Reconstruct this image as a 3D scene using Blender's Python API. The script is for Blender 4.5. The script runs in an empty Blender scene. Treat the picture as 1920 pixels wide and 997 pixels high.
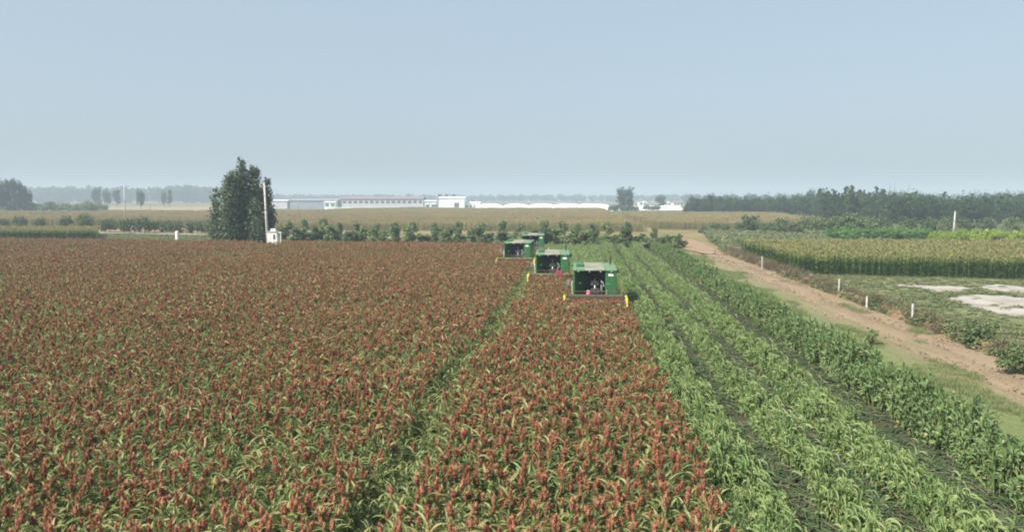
import bpy, bmesh, math, random
import numpy as np
from mathutils import Vector, Matrix

R = math.radians
scene = bpy.context.scene
col = scene.collection

# ------------------------------------------------------------------ camera
F_PX, W_PX, H_PX, HOR = 1423.0, 1920.0, 997.0, 372.0
CAM_H = 7.5
PITCH = math.atan((H_PX / 2 - HOR) / F_PX)
cam_data = bpy.data.cameras.new("camera")
cam_data.sensor_width = 36.0
cam_data.lens = F_PX / W_PX * 36.0
cam_data.clip_start = 0.1
cam_data.clip_end = 8000.0
cam = bpy.data.objects.new("camera", cam_data)
col.objects.link(cam)
cam.location = (0, 0, CAM_H)
cam.rotation_euler = (math.pi / 2 - PITCH, 0, 0)
scene.camera = cam

# ------------------------------------------------------------------ sky, sun, exposure
SUN_EL, SUN_AZ = R(44), R(233)          # azimuth clockwise from +Y
world = bpy.data.worlds.new("World")
scene.world = world
world.use_nodes = True
wn = world.node_tree
wn.nodes.clear()
sky = wn.nodes.new("ShaderNodeTexSky")
sky.sky_type = 'NISHITA'
sky.sun_disc = False
sky.sun_elevation = SUN_EL
sky.sun_rotation = SUN_AZ
sky.altitude = 50
sky.air_density = 1.0
sky.dust_density = 4.0
sky.ozone_density = 0.4
bgn = wn.nodes.new("ShaderNodeBackground")
bgn.inputs["Strength"].default_value = 0.118
wout = wn.nodes.new("ShaderNodeOutputWorld")
veil = wn.nodes.new("ShaderNodeMix")        # even high haze over the clear-sky colours
veil.data_type = 'RGBA'
veil.inputs[0].default_value = 0.78
veil.inputs[7].default_value = (1.90, 2.36, 2.74, 1)
wn.links.new(sky.outputs[0], veil.inputs[6])
wn.links.new(veil.outputs[2], bgn.inputs[0])
wn.links.new(bgn.outputs[0], wout.inputs[0])

sun_data = bpy.data.lights.new("sun", 'SUN')
sun_data.energy = 5.0
sun_data.angle = R(1.5)
sun_data.color = (1.0, 0.95, 0.87)
sun = bpy.data.objects.new("sun", sun_data)
col.objects.link(sun)
to_sun = Vector((math.sin(SUN_AZ) * math.cos(SUN_EL), math.cos(SUN_AZ) * math.cos(SUN_EL), math.sin(SUN_EL)))
sun.rotation_euler = to_sun.to_track_quat('Z', 'Y').to_euler()
sun.location = (-40, -40, 60)

scene.view_settings.view_transform = 'Standard'
scene.view_settings.look = 'None'
scene.view_settings.exposure = 1.05
scene.view_settings.gamma = 1.0
scene.view_settings.use_curve_mapping = False
cy = scene.cycles
cy.use_denoising = True
try:
    cy.denoiser = 'OPENIMAGEDENOISE'
except Exception:
    pass
cy.max_bounces = 6
cy.diffuse_bounces = 3
cy.transmission_bounces = 4
cy.volume_bounces = 2
cy.transparent_max_bounces = 8
cy.pixel_filter_type = 'BLACKMAN_HARRIS'
cy.filter_width = 2.0

# ------------------------------------------------------------------ frames
TH = math.atan(125.0 / F_PX)            # crop rows run this far right of the view axis
CT, ST = math.cos(TH), math.sin(TH)


def ts(t, s, z=0.0):
    """field frame (t across the rows, s along them) to world"""
    return (t * CT + s * ST, s * CT - t * ST, z)


def at(u, v, z=0.0):
    """where the sight line of a photograph pixel meets the height z"""
    dx, dy = (u - W_PX / 2) / F_PX, (H_PX / 2 - v) / F_PX
    d = Vector((dx, math.cos(PITCH) + dy * math.sin(PITCH), dy * math.cos(PITCH) - math.sin(PITCH)))
    k = (z - CAM_H) / d.z
    return (d.x * k, d.y * k, z)


def off(u, Y, z=0.0):
    """point at distance Y in the bearing of pixel column u"""
    return ((u - W_PX / 2) / F_PX * Y, Y, z)


def top_z(v, Y):
    return CAM_H + (HOR - v) / F_PX * Y


# ------------------------------------------------------------------ materials
def new_mat(name):
    m = bpy.data.materials.new(name)
    m.use_nodes = True
    nt = m.node_tree
    nt.nodes.clear()
    out = nt.nodes.new("ShaderNodeOutputMaterial")
    return m, nt, out


def ramp(nt, stops, fac=None, interp='LINEAR'):
    r = nt.nodes.new("ShaderNodeValToRGB")
    r.color_ramp.interpolation = interp
    els = r.color_ramp.elements
    while len(els) < len(stops):
        els.new(0.5)
    for e, (p, c) in zip(els, stops):
        e.position = p
        e.color = (c[0], c[1], c[2], 1)
    if fac is not None:
        nt.links.new(fac, r.inputs[0])
    return r.outputs[0]


def noise(nt, scale, detail=4.0, vec=None, rough=0.55):
    n = nt.nodes.new("ShaderNodeTexNoise")
    n.inputs["Scale"].default_value = scale
    n.inputs["Detail"].default_value = detail
    n.inputs["Roughness"].default_value = rough
    if vec is not None:
        nt.links.new(vec, n.inputs["Vector"])
    return n.outputs["Fac"]


def mixc(nt, a, b, fac, mode='MIX'):
    m = nt.nodes.new("ShaderNodeMix")
    m.data_type = 'RGBA'
    m.blend_type = mode
    for s, v in ((m.inputs[0], fac), (m.inputs[6], a), (m.inputs[7], b)):
        if isinstance(v, (int, float)):
            s.default_value = v
        elif isinstance(v, tuple):
            s.default_value = (v[0], v[1], v[2], 1)
        else:
            nt.links.new(v, s)
    return m.outputs[2]


def mathn(nt, op, a, b=0.0, clamp=False):
    m = nt.nodes.new("ShaderNodeMath")
    m.operation = op
    m.use_clamp = clamp
    for s, v in ((m.inputs[0], a), (m.inputs[1], b)):
        if isinstance(v, (int, float)):
            s.default_value = v
        else:
            nt.links.new(v, s)
    return m.outputs[0]


def geo(nt, what):
    return nt.nodes.new("ShaderNodeNewGeometry").outputs[what]


def objrand(nt):
    return nt.nodes.new("ShaderNodeObjectInfo").outputs["Random"]


def leaf_mat(name, stops, transl=0.3, rough=0.5, spread=0.5, spec=0.35):
    """foliage: each leaf (island) and each plant its own place on the colour ramp"""
    m, nt, out = new_mat(name)
    a = mathn(nt, 'MULTIPLY', geo(nt, "Random Per Island"), spread)
    b = mathn(nt, 'MULTIPLY', objrand(nt), 1 - spread)
    c = ramp(nt, stops, mathn(nt, 'ADD', a, b))
    p = nt.nodes.new("ShaderNodeBsdfPrincipled")
    nt.links.new(c, p.inputs["Base Color"])
    p.inputs["Roughness"].default_value = rough
    p.inputs["Specular IOR Level"].default_value = spec
    t = nt.nodes.new("ShaderNodeBsdfTranslucent")
    nt.links.new(c, t.inputs["Color"])
    mx = nt.nodes.new("ShaderNodeMixShader")
    mx.inputs[0].default_value = transl
    nt.links.new(p.outputs[0], mx.inputs[1])
    nt.links.new(t.outputs[0], mx.inputs[2])
    nt.links.new(mx.outputs[0], out.inputs[0])
    return m


def plain_mat(name, c0, c1=None, scale=3.0, rough=0.6, metal=0.0, bump=0.0, spec=0.4, coat=0.0):
    """solid surface with a worn two-tone noise"""
    m, nt, out = new_mat(name)
    p = nt.nodes.new("ShaderNodeBsdfPrincipled")
    c1 = c1 or tuple(x * 0.75 for x in c0)
    tc = nt.nodes.new("ShaderNodeTexCoord")
    n = noise(nt, scale, 6, tc.outputs["Object"])
    nt.links.new(ramp(nt, [(0.35, c1), (0.65, c0)], n), p.inputs["Base Color"])
    p.inputs["Roughness"].default_value = rough
    p.inputs["Metallic"].default_value = metal
    p.inputs["Specular IOR Level"].default_value = spec
    p.inputs["Coat Weight"].default_value = coat
    if bump:
        b = nt.nodes.new("ShaderNodeBump")
        b.inputs["Strength"].default_value = bump
        nt.links.new(noise(nt, scale * 6, 5, tc.outputs["Object"]), b.inputs["Height"])
        nt.links.new(b.outputs[0], p.inputs["Normal"])
    nt.links.new(p.outputs[0], out.inputs[0])
    return m


def soil_mat(name, stops, scale, fine=2.0, bump=0.6, fine_amt=0.35):
    m, nt, out = new_mat(name)
    pos = geo(nt, "Position")
    n = noise(nt, scale, 8, pos, 0.6)
    f = noise(nt, fine, 6, pos, 0.65)
    fac = mathn(nt, 'ADD', mathn(nt, 'MULTIPLY', n, 1 - fine_amt), mathn(nt, 'MULTIPLY', f, fine_amt))
    p = nt.nodes.new("ShaderNodeBsdfPrincipled")
    nt.links.new(ramp(nt, stops, fac), p.inputs["Base Color"])
    p.inputs["Roughness"].default_value = 0.95
    p.inputs["Specular IOR Level"].default_value = 0.1
    b = nt.nodes.new("ShaderNodeBump")
    b.inputs["Strength"].default_value = bump
    b.inputs["Distance"].default_value = 0.06
    nt.links.new(f, b.inputs["Height"])
    nt.links.new(b.outputs[0], p.inputs["Normal"])
    nt.links.new(p.outputs[0], out.inputs[0])
    return m


M = {}
M['sorghum_leaf'] = leaf_mat('sorghum_leaf', [(0, (.085, .12, .038)), (.25, (.155, .20, .064)), (.5, (.24, .275, .098)), (.75, (.33, .335, .14)), (1, (.43, .38, .21))], .42, .5, .75)
M['panicle'] = leaf_mat('panicle', [(0, (.17, .068, .039)), (.45, (.27, .112, .065)), (.8, (.335, .162, .096)), (1, (.46, .31, .19))], .08, .8, .6, .1)
M['stalk'] = leaf_mat('stalk', [(0, (.09, .14, .04)), (1, (.2, .21, .09))], .05, .6, .1)
M['cut_leaf'] = leaf_mat('cut_leaf', [(0, (.06, .115, .034)), (.3, (.125, .20, .064)), (.6, (.205, .28, .10)), (.85, (.30, .35, .15)), (1, (.44, .39, .23))], .4, .55, .6)
M['dark_leaf'] = leaf_mat('dark_leaf', [(0, (.06, .105, .034)), (.5, (.125, .19, .066)), (.85, (.215, .28, .105)), (1, (.31, .32, .16))], .3, .5, .6)
M['straw'] = leaf_mat('straw', [(0, (.17, .14, .07)), (.5, (.27, .22, .11)), (1, (.38, .31, .17))], .15, .7, .6)
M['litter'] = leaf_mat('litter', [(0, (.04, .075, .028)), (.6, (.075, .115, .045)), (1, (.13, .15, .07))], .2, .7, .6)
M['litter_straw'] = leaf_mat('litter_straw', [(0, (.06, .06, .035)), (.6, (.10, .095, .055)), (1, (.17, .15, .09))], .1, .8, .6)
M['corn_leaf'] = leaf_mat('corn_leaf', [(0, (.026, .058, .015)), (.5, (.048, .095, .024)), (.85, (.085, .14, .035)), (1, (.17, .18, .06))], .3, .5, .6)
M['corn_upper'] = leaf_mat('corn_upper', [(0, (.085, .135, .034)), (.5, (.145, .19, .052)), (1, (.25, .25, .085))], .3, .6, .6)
M['tassel'] = leaf_mat('tassel', [(0, (.20, .18, .07)), (.6, (.28, .24, .10)), (1, (.36, .29, .15))], .1, .8, .5)
M['far_corn_leaf'] = leaf_mat('far_corn_leaf', [(0, (.11, .125, .048)), (.5, (.19, .18, .075)), (1, (.29, .235, .115))], .2, .7, .5)
M['far_tassel'] = leaf_mat('far_tassel', [(0, (.28, .215, .11)), (.6, (.37, .29, .155)), (1, (.44, .35, .2))], .1, .8, .5)
M['tree_leaf'] = leaf_mat('tree_leaf', [(0, (.022, .042, .02)), (.5, (.036, .066, .028)), (1, (.066, .102, .042))], .22, .5, .7)
M['poplar_leaf'] = leaf_mat('poplar_leaf', [(0, (.03, .054, .026)), (.5, (.054, .09, .04)), (1, (.095, .135, .062))], .22, .5, .7)
M['wood_leaf'] = leaf_mat('wood_leaf', [(0, (.013, .034, .010)), (.5, (.026, .058, .017)), (1, (.056, .098, .03))], .22, .55, .45)
M['orchard_leaf'] = leaf_mat('orchard_leaf', [(0, (.065, .10, .04)), (.5, (.13, .185, .07)), (1, (.23, .28, .11))], .28, .5, .5)
M['bush_leaf'] = leaf_mat('bush_leaf', [(0, (.034, .064, .022)), (.5, (.066, .108, .036)), (1, (.13, .165, .06))], .25, .55, .5)
M['bright_leaf'] = leaf_mat('bright_leaf', [(0, (.055, .14, .035)), (.5, (.09, .19, .05)), (1, (.15, .25, .07))], .35, .5, .5)
M['lime_leaf'] = leaf_mat('lime_leaf', [(0, (.16, .25, .03)), (.5, (.24, .33, .045)), (1, (.33, .39, .07))], .4, .5, .5)
M['weed'] = leaf_mat('weed', [(0, (.09, .115, .048)), (.5, (.14, .165, .072)), (.85, (.19, .205, .095)), (1, (.26, .25, .135))], .25, .7, .5)
M['brown_weed'] = leaf_mat('brown_weed', [(0, (.06, .045, .028)), (.5, (.11, .085, .05)), (1, (.19, .15, .09))], .15, .8, .5)
M['grass'] = leaf_mat('grass', [(0, (.10, .135, .045)), (.5, (.15, .19, .068)), (1, (.25, .25, .11))], .3, .7, .5)
M['clod'] = plain_mat('clod', (.22, .165, .115), (.12, .09, .06), 6, .95, 0, .3, .1)
M['bark'] = plain_mat('bark', (.12, .095, .07), (.06, .048, .036), 4, .9, 0, .4, .1)
M['green_paint'] = plain_mat('green_paint', (.014, .115, .032), (.03, .085, .034), 3.5, .5, 0, 0, .4, .1)
M['light_green_paint'] = plain_mat('light_green_paint', (.11, .215, .10), (.10, .16, .085), 3, .5, 0, 0, .4)
M['roof_white'] = plain_mat('roof_white', (.29, .30, .25), (.19, .20, .15), 2.5, .55, 0, 0, .4)
M['dark_metal'] = plain_mat('dark_metal', (.06, .06, .06), (.04, .04, .04), 4, .6, .3, 0, .3)
M['grey_metal'] = plain_mat('grey_metal', (.32, .34, .33), (.2, .21, .2), 5, .45, .6)
M['crop_dust'] = plain_mat('crop_dust', (.19, .08, .05), (.09, .05, .035), 9, .9, 0, .4, .1)
M['yellow_paint'] = plain_mat('yellow_paint', (.58, .47, .05), (.42, .33, .05), 4, .45)
M['white_paint'] = plain_mat('white_paint', (.75, .76, .73), (.58, .59, .56), 5, .5)
M['rubber'] = plain_mat('rubber', (.03, .028, .026), (.06, .05, .04), 8, .9, 0, .3, .2)
M['skin'] = plain_mat('skin', (.42, .24, .16), (.36, .2, .13), 20, .6)
M['hair'] = plain_mat('hair', (.012, .01, .009), None, 20, .6)
M['dark_cloth'] = plain_mat('dark_cloth', (.035, .036, .042), (.022, .023, .028), 14, .9, 0, .2, .1)
M['grey_cloth'] = plain_mat('grey_cloth', (.36, .36, .37), (.26, .26, .27), 14, .9, 0, .2, .1)
M['pink_cloth'] = plain_mat('pink_cloth', (.62, .25, .3), (.5, .18, .23), 14, .9, 0, .2, .1)
M['crimson_cloth'] = plain_mat('crimson_cloth', (.30, .045, .075), (.2, .03, .05), 14, .9, 0, .2, .1)
M['concrete'] = plain_mat('concrete', (.46, .455, .42), (.32, .31, .28), 2.2, .85, 0, .2, .2)
M['limewash'] = plain_mat('limewash', (.80, .79, .74), (.62, .60, .54), 1.6, .85, 0, .15, .2)
M['wall_white'] = plain_mat('wall_white', (.62, .64, .64), (.5, .52, .52), .4, .8)
M['wall_grey'] = plain_mat('wall_grey', (.42, .43, .46), (.36, .37, .4), .3, .8)
M['wall_mint'] = plain_mat('wall_mint', (.60, .72, .66), (.54, .66, .6), .3, .7)
M['roof_red'] = plain_mat('roof_red', (.19, .165, .172), (.16, .14, .145), .5, .8)
M['roof_blue'] = plain_mat('roof_blue', (.22, .24, .29), (.18, .2, .24), .4, .6)
M['film'] = plain_mat('film', (.86, .86, .83), (.76, .76, .73), .15, .4, 0, 0, .5)
M['far_glass'] = plain_mat('far_glass', (.11, .12, .14), None, 2, .2, 0, 0, .6)
M['steel'] = plain_mat('steel', (.3, .3, .31), None, 1, .5, .5)
M['wire'] = plain_mat('wire', (.05, .05, .05), None, 1, .6)

gm, nt, out = new_mat('glass')
g = nt.nodes.new("ShaderNodeBsdfGlass")
g.inputs["Color"].default_value = (.55, .62, .6, 1)
g.inputs["Roughness"].default_value = .05
g.inputs["IOR"].default_value = 1.1
nt.links.new(g.outputs[0], out.inputs[0])
M['glass'] = gm


# ------------------------------------------------------------------ mesh helpers
def mesh(name, verts, faces, mats, idx=None, smooth=False):
    me = bpy.data.meshes.new(name)
    me.from_pydata([tuple(v) for v in verts], [], [tuple(int(i) for i in f) for f in faces])
    for m in (mats if isinstance(mats, (list, tuple)) else [mats]):
        me.materials.append(M[m] if isinstance(m, str) else m)
    if idx is not None:
        me.polygons.foreach_set("material_index", np.asarray(idx, dtype=np.int32))
    if smooth:
        me.polygons.foreach_set("use_smooth", np.ones(len(me.polygons), dtype=bool))
    me.update()
    return me


def link(name, data, parent=None, loc=(0, 0, 0), rz=0.0, label=None, cat=None, group=None, kind=None, scale=None):
    o = bpy.data.objects.new(name, data)
    col.objects.link(o)
    if parent is not None:
        o.parent = parent
    o.location = loc
    o.rotation_euler = (0, 0, rz)
    if scale is not None:
        o.scale = scale if isinstance(scale, (tuple, list)) else (scale,) * 3
    for k, v in (("label", label), ("category", cat), ("group", group), ("kind", kind)):
        if v:
            o[k] = v
    return o


def copy_tree(o, parent=None):
    c = o.copy()
    col.objects.link(c)
    c.parent = parent
    for ch in o.children:
        copy_tree(ch, c)
    return c


class MB:
    """collects verts and faces of one mesh"""
    def __init__(self):
        self.v, self.f, self.i = [], [], []

    def add(self, v, f, mi=0):
        b = len(self.v)
        self.v += [tuple(x) for x in v]
        self.f += [tuple(b + k for k in q) for q in f]
        self.i += [mi] * len(f)
        return self

    def box(self, x0, x1, y0, y1, z0, z1, mi=0, bev=0.0):
        if not bev:
            v = [(x, y, z) for z in (z0, z1) for y in (y0, y1) for x in (x0, x1)]
            return self.add(v, [(0, 2, 3, 1), (4, 5, 7, 6), (0, 1, 5, 4), (2, 6, 7, 3), (0, 4, 6, 2), (1, 3, 7, 5)], mi)
        bm = bmesh.new()
        bmesh.ops.create_cube(bm, size=1.0)
        for q in bm.verts:
            q.co = Vector(((x0 + x1) / 2 + q.co.x * (x1 - x0), (y0 + y1) / 2 + q.co.y * (y1 - y0), (z0 + z1) / 2 + q.co.z * (z1 - z0)))
        bmesh.ops.bevel(bm, geom=bm.edges[:], offset=bev, segments=2, affect='EDGES', profile=0.5)
        bm.verts.index_update()
        self.add([q.co[:] for q in bm.verts], [[w.index for w in fc.verts] for fc in bm.faces], mi)
        bm.free()
        return self

    def tube(self, pts, rad, n=8, mi=0, cap=True):
        pts = [Vector(p) for p in pts]
        rads = rad if isinstance(rad, (list, tuple)) else [rad] * len(pts)
        vs, fs = [], []
        for k, p in enumerate(pts):
            d = (pts[min(k + 1, len(pts) - 1)] - pts[max(k - 1, 0)]).normalized()
            a = d.orthogonal().normalized() if abs(d.z) > .9 else d.cross(Vector((0, 0, 1))).normalized()
            b = d.cross(a).normalized()
            for j in range(n):
                w = 2 * math.pi * j / n
                vs.append(p + (a * math.cos(w) + b * math.sin(w)) * rads[k])
        for k in range(len(pts) - 1):
            for j in range(n):
                fs.append((k * n + j, k * n + (j + 1) % n, (k + 1) * n + (j + 1) % n, (k + 1) * n + j))
        if cap:
            fs.append(tuple(range(n))[::-1])
            fs.append(tuple((len(pts) - 1) * n + j for j in range(n)))
        return self.add(vs, fs, mi)

    def prism(self, prof, axis, a0, a1, mi=0):
        """closed profile (two coordinates) extruded along x, y or z"""
        n = len(prof)
        def pt(p, a):
            return {'x': (a, p[0], p[1]), 'y': (p[0], a, p[1]), 'z': (p[0], p[1], a)}[axis]
        v = [pt(p, a0) for p in prof] + [pt(p, a1) for p in prof]
        f = [(j, (j + 1) % n, n + (j + 1) % n, n + j) for j in range(n)]
        f += [tuple(range(n))[::-1], tuple(range(n, 2 * n))]
        return self.add(v, f, mi)

    def lathe(self, prof, axis='x', centre=(0, 0, 0), n=20, mi=0):
        """(radius, along) pairs turned about an axis"""
        vs, fs = [], []
        c = Vector(centre)
        for r, a in prof:
            for j in range(n):
                w = 2 * math.pi * j / n
                p, q = r * math.cos(w), r * math.sin(w)
                vs.append(c + Vector({'x': (a, p, q), 'y': (p, a, q), 'z': (p, q, a)}[axis]))
        for k in range(len(prof) - 1):
            for j in range(n):
                fs.append((k * n + j, k * n + (j + 1) % n, (k + 1) * n + (j + 1) % n, (k + 1) * n + j))
        return self.add(vs, fs, mi)

    def data(self, name, mats, smooth=False):
        me = mesh(name, self.v, self.f, mats, self.i, smooth)
        bm = bmesh.new()
        bm.from_mesh(me)
        bmesh.ops.recalc_face_normals(bm, faces=bm.faces[:])
        bm.to_mesh(me)
        bm.free()
        return me

    def build(self, name, mats, parent=None, smooth=False, **kw):
        return link(name, self.data(name, mats, smooth), parent, **kw)


def blade(base, az, length, width, elev, droop, seg=5, twist=0.0, fold=0.25):
    """one arching strap leaf with a folded midrib"""
    vs, fs = [], []
    p = np.array(base, float)
    e = elev
    dirh = np.array([math.cos(az), math.sin(az), 0.])
    side0 = np.array([-math.sin(az), math.cos(az), 0.])
    for k in range(seg + 1):
        f = k / seg
        w = width * (0.55 + 1.3 * f) if f < .35 else width * max(0.03, 1.0 - ((f - .35) / .65) ** 1.6)
        up = np.array([-math.sin(e) * dirh[0], -math.sin(e) * dirh[1], math.cos(e)])
        a = twist * f
        side = side0 * math.cos(a) + up * math.sin(a)
        vs += [p - side * w / 2 + up * w * fold, p.copy(), p + side * w / 2 + up * w * fold]
        d = dirh * math.cos(e) + np.array([0, 0, math.sin(e)])
        p = p + d * length / seg
        e -= droop / seg * (0.6 + 0.8 * f)
    for k in range(seg):
        a = 3 * k
        fs += [(a, a + 1, a + 4, a + 3), (a + 1, a + 2, a + 5, a + 4)]
    return vs, fs


def join(pieces):
    """[(verts, faces, slot)] to one (verts, faces, slots)"""
    v, f, i = [], [], []
    for pv, pf, s in pieces:
        b = len(v)
        v += list(pv)
        f += [tuple(b + k for k in q) for q in pf]
        i += [s] * len(pf)
    return v, f, i


hidden = bpy.data.collections.new("prototypes")     # never linked to the scene: sources of scattered stuff


def protos(name, meshes):
    c = bpy.data.collections.new(name)
    for k, me in enumerate(meshes):
        o = bpy.data.objects.new("%s_%02d" % (name, k), me)
        c.objects.link(o)
    return c


def scatter(name, coll, pos, rot, scl, idx, label=None, cat=None):
    """one stuff object: geometry nodes put a plant of coll on every point"""
    n = len(pos)
    me = bpy.data.meshes.new(name)
    me.vertices.add(n)
    me.vertices.foreach_set("co", np.asarray(pos, np.float32).ravel())
    a = me.attributes.new("rot", 'FLOAT_VECTOR', 'POINT')
    a.data.foreach_set("vector", np.asarray(rot, np.float32).ravel())
    a = me.attributes.new("scl", 'FLOAT_VECTOR', 'POINT')
    a.data.foreach_set("vector", np.asarray(scl, np.float32).ravel())
    a = me.attributes.new("idx", 'INT', 'POINT')
    a.data.foreach_set("value", np.asarray(idx, np.int32))
    o = link(name, me, label=label, cat=cat, kind="stuff")
    ng = bpy.data.node_groups.new(name, 'GeometryNodeTree')
    ng.interface.new_socket("Geometry", in_out='INPUT', socket_type='NodeSocketGeometry')
    ng.interface.new_socket("Geometry", in_out='OUTPUT', socket_type='NodeSocketGeometry')
    gi, go = ng.nodes.new('NodeGroupInput'), ng.nodes.new('NodeGroupOutput')
    ci = ng.nodes.new('GeometryNodeCollectionInfo')
    ci.inputs['Collection'].default_value = coll
    ci.inputs['Separate Children'].default_value = True
    ci.inputs['Reset Children'].default_value = True
    ip = ng.nodes.new('GeometryNodeInstanceOnPoints')
    ip.inputs['Pick Instance'].default_value = True

    def attr(nm, dt):
        q = ng.nodes.new('GeometryNodeInputNamedAttribute')
        q.data_type = dt
        q.inputs['Name'].default_value = nm
        return q.outputs['Attribute']
    L = ng.links.new
    L(gi.outputs[0], ip.inputs['Points'])
    L(ci.outputs[0], ip.inputs['Instance'])
    L(attr("idx", 'INT'), ip.inputs['Instance Index'])
    e2r = ng.nodes.new('FunctionNodeEulerToRotation')
    L(attr("rot", 'FLOAT_VECTOR'), e2r.inputs[0])
    L(e2r.outputs[0], ip.inputs['Rotation'])
    L(attr("scl", 'FLOAT_VECTOR'), ip.inputs['Scale'])
    L(ip.outputs[0], go.inputs[0])
    md = o.modifiers.new("scatter", 'NODES')
    md.node_group = ng
    return o


rng = np.random.default_rng(11)
rnd = random.Random(5)


def vnoise(x, y, cell, seed):
    """smooth value noise, 0..1"""
    g = np.random.default_rng(seed).random((256, 256))
    x, y = np.asarray(x) / cell, np.asarray(y) / cell
    xi, yi = np.floor(x).astype(int), np.floor(y).astype(int)
    fx, fy = x - xi, y - yi
    fx, fy = fx * fx * (3 - 2 * fx), fy * fy * (3 - 2 * fy)
    q = lambda a, b: g[a % 256, b % 256]
    return (q(xi, yi) * (1 - fx) + q(xi + 1, yi) * fx) * (1 - fy) + (q(xi, yi + 1) * (1 - fx) + q(xi + 1, yi + 1) * fx) * fy


def project(P):
    """world points to photograph pixels"""
    P = np.asarray(P, float)
    z = P[:, 2] - CAM_H
    c, s = math.cos(PITCH), math.sin(PITCH)
    d = P[:, 1] * c - z * s
    h = P[:, 1] * s + z * c
    return W_PX / 2 + F_PX * P[:, 0] / d, H_PX / 2 - F_PX * h / d, d


def in_view(P, margin=160):
    u, v, d = project(P)
    return (d > 1) & (u > -margin) & (u < W_PX + margin) & (v > -margin) & (v < H_PX + margin)


# ================================================================== ground
GX, GY0, GY1 = 2400.0, -120.0, 2900.0
gmat, nt, out = new_mat('ground')
pos = geo(nt, "Position")
vor = nt.nodes.new("ShaderNodeTexVoronoi")
vor.inputs["Scale"].default_value = 1 / 130
vor.inputs["Randomness"].default_value = 0.8
nt.links.new(pos, vor.inputs["Vector"])
sep = nt.nodes.new("ShaderNodeSeparateColor")
nt.links.new(vor.outputs["Color"], sep.inputs[0])
fields = ramp(nt, [(0, (.12, .13, .055)), (.35, (.19, .165, .085)), (.6, (.10, .125, .05)), (.8, (.24, .18, .12)), (1, (.14, .14, .07))], sep.outputs[0], 'CONSTANT')
n1 = noise(nt, .08, 8, pos)
n2 = noise(nt, 1.7, 6, pos)
grd = ramp(nt, [(.3, (.55, .55, .5)), (.7, (1.2, 1.15, 1.1))], mathn(nt, 'ADD', mathn(nt, 'MULTIPLY', n1, .6), mathn(nt, 'MULTIPLY', n2, .4)))
p = nt.nodes.new("ShaderNodeBsdfPrincipled")
p.inputs["Roughness"].default_value = .95
p.inputs["Specular IOR Level"].default_value = .1
nt.links.new(mixc(nt, fields, grd, 1.0, 'MULTIPLY'), p.inputs["Base Color"])
nt.links.new(p.outputs[0], out.inputs[0])
link("ground", mesh("ground", [(-GX, GY0, 0), (GX, GY0, 0), (GX, GY1, 0), (-GX, GY1, 0)], [(0, 1, 2, 3)], gmat), kind="structure")


def sheet(name, pts, z, mat, kind="structure"):
    return link(name, mesh(name, [(p[0], p[1], z) for p in pts], [tuple(range(len(pts)))], mat), kind=kind)


M['field_soil'] = soil_mat('field_soil', [(.3, (.035, .036, .02)), (.55, (.055, .056, .03)), (.75, (.08, .09, .045))], .5, 5)
sheet("crop_soil", [ts(-110, 4), ts(12.7, 4), ts(12.7, 114), ts(-8, 114), (-20, 105), (-110, 123)], .004, 'field_soil')

# verge and dirt track: bare wheel-worn earth with grass creeping in, the split following the distance across
vm, nt, out = new_mat('verge')
pos = geo(nt, "Position")
sx = nt.nodes.new("ShaderNodeSeparateXYZ")
nt.links.new(pos, sx.inputs[0])
tcoord = mathn(nt, 'SUBTRACT', mathn(nt, 'MULTIPLY', sx.outputs[0], CT), mathn(nt, 'MULTIPLY', sx.outputs[1], ST))
mp = nt.nodes.new("ShaderNodeMapping")
mp.inputs["Rotation"].default_value = (0, 0, TH)
mp.inputs["Scale"].default_value = (1.0, .28, 1)
nt.links.new(pos, mp.inputs[0])
streak = noise(nt, .55, 7, mp.outputs[0], .62)
fine = noise(nt, 5.0, 7, pos, .7)
k = mathn(nt, 'ADD', mathn(nt, 'MULTIPLY', mathn(nt, 'SUBTRACT', tcoord, 15.9), .32), mathn(nt, 'MULTIPLY', mathn(nt, 'SUBTRACT', streak, .5), 1.6))
k = mathn(nt, 'ADD', k, mathn(nt, 'MULTIPLY', mathn(nt, 'SUBTRACT', fine, .5), .9))
earthy = mathn(nt, 'ADD', mathn(nt, 'MULTIPLY', k, 1.1), .5, True)
dirtc = ramp(nt, [(.3, (.145, .108, .068)), (.5, (.205, .155, .10)), (.72, (.265, .21, .145))], mathn(nt, 'ADD', mathn(nt, 'MULTIPLY', streak, .5), mathn(nt, 'MULTIPLY', fine, .5)))
grassc = ramp(nt, [(.3, (.085, .115, .045)), (.55, (.135, .155, .065)), (.75, (.205, .195, .10))], fine)
p = nt.nodes.new("ShaderNodeBsdfPrincipled")
p.inputs["Roughness"].default_value = .95
p.inputs["Specular IOR Level"].default_value = .1
nt.links.new(mixc(nt, grassc, dirtc, earthy), p.inputs["Base Color"])
b = nt.nodes.new("ShaderNodeBump")
b.inputs["Strength"].default_value = .7
b.inputs["Distance"].default_value = .06
nt.links.new(fine, b.inputs["Height"])
nt.links.new(b.outputs[0], p.inputs["Normal"])
nt.links.new(p.outputs[0], out.inputs[0])
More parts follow.
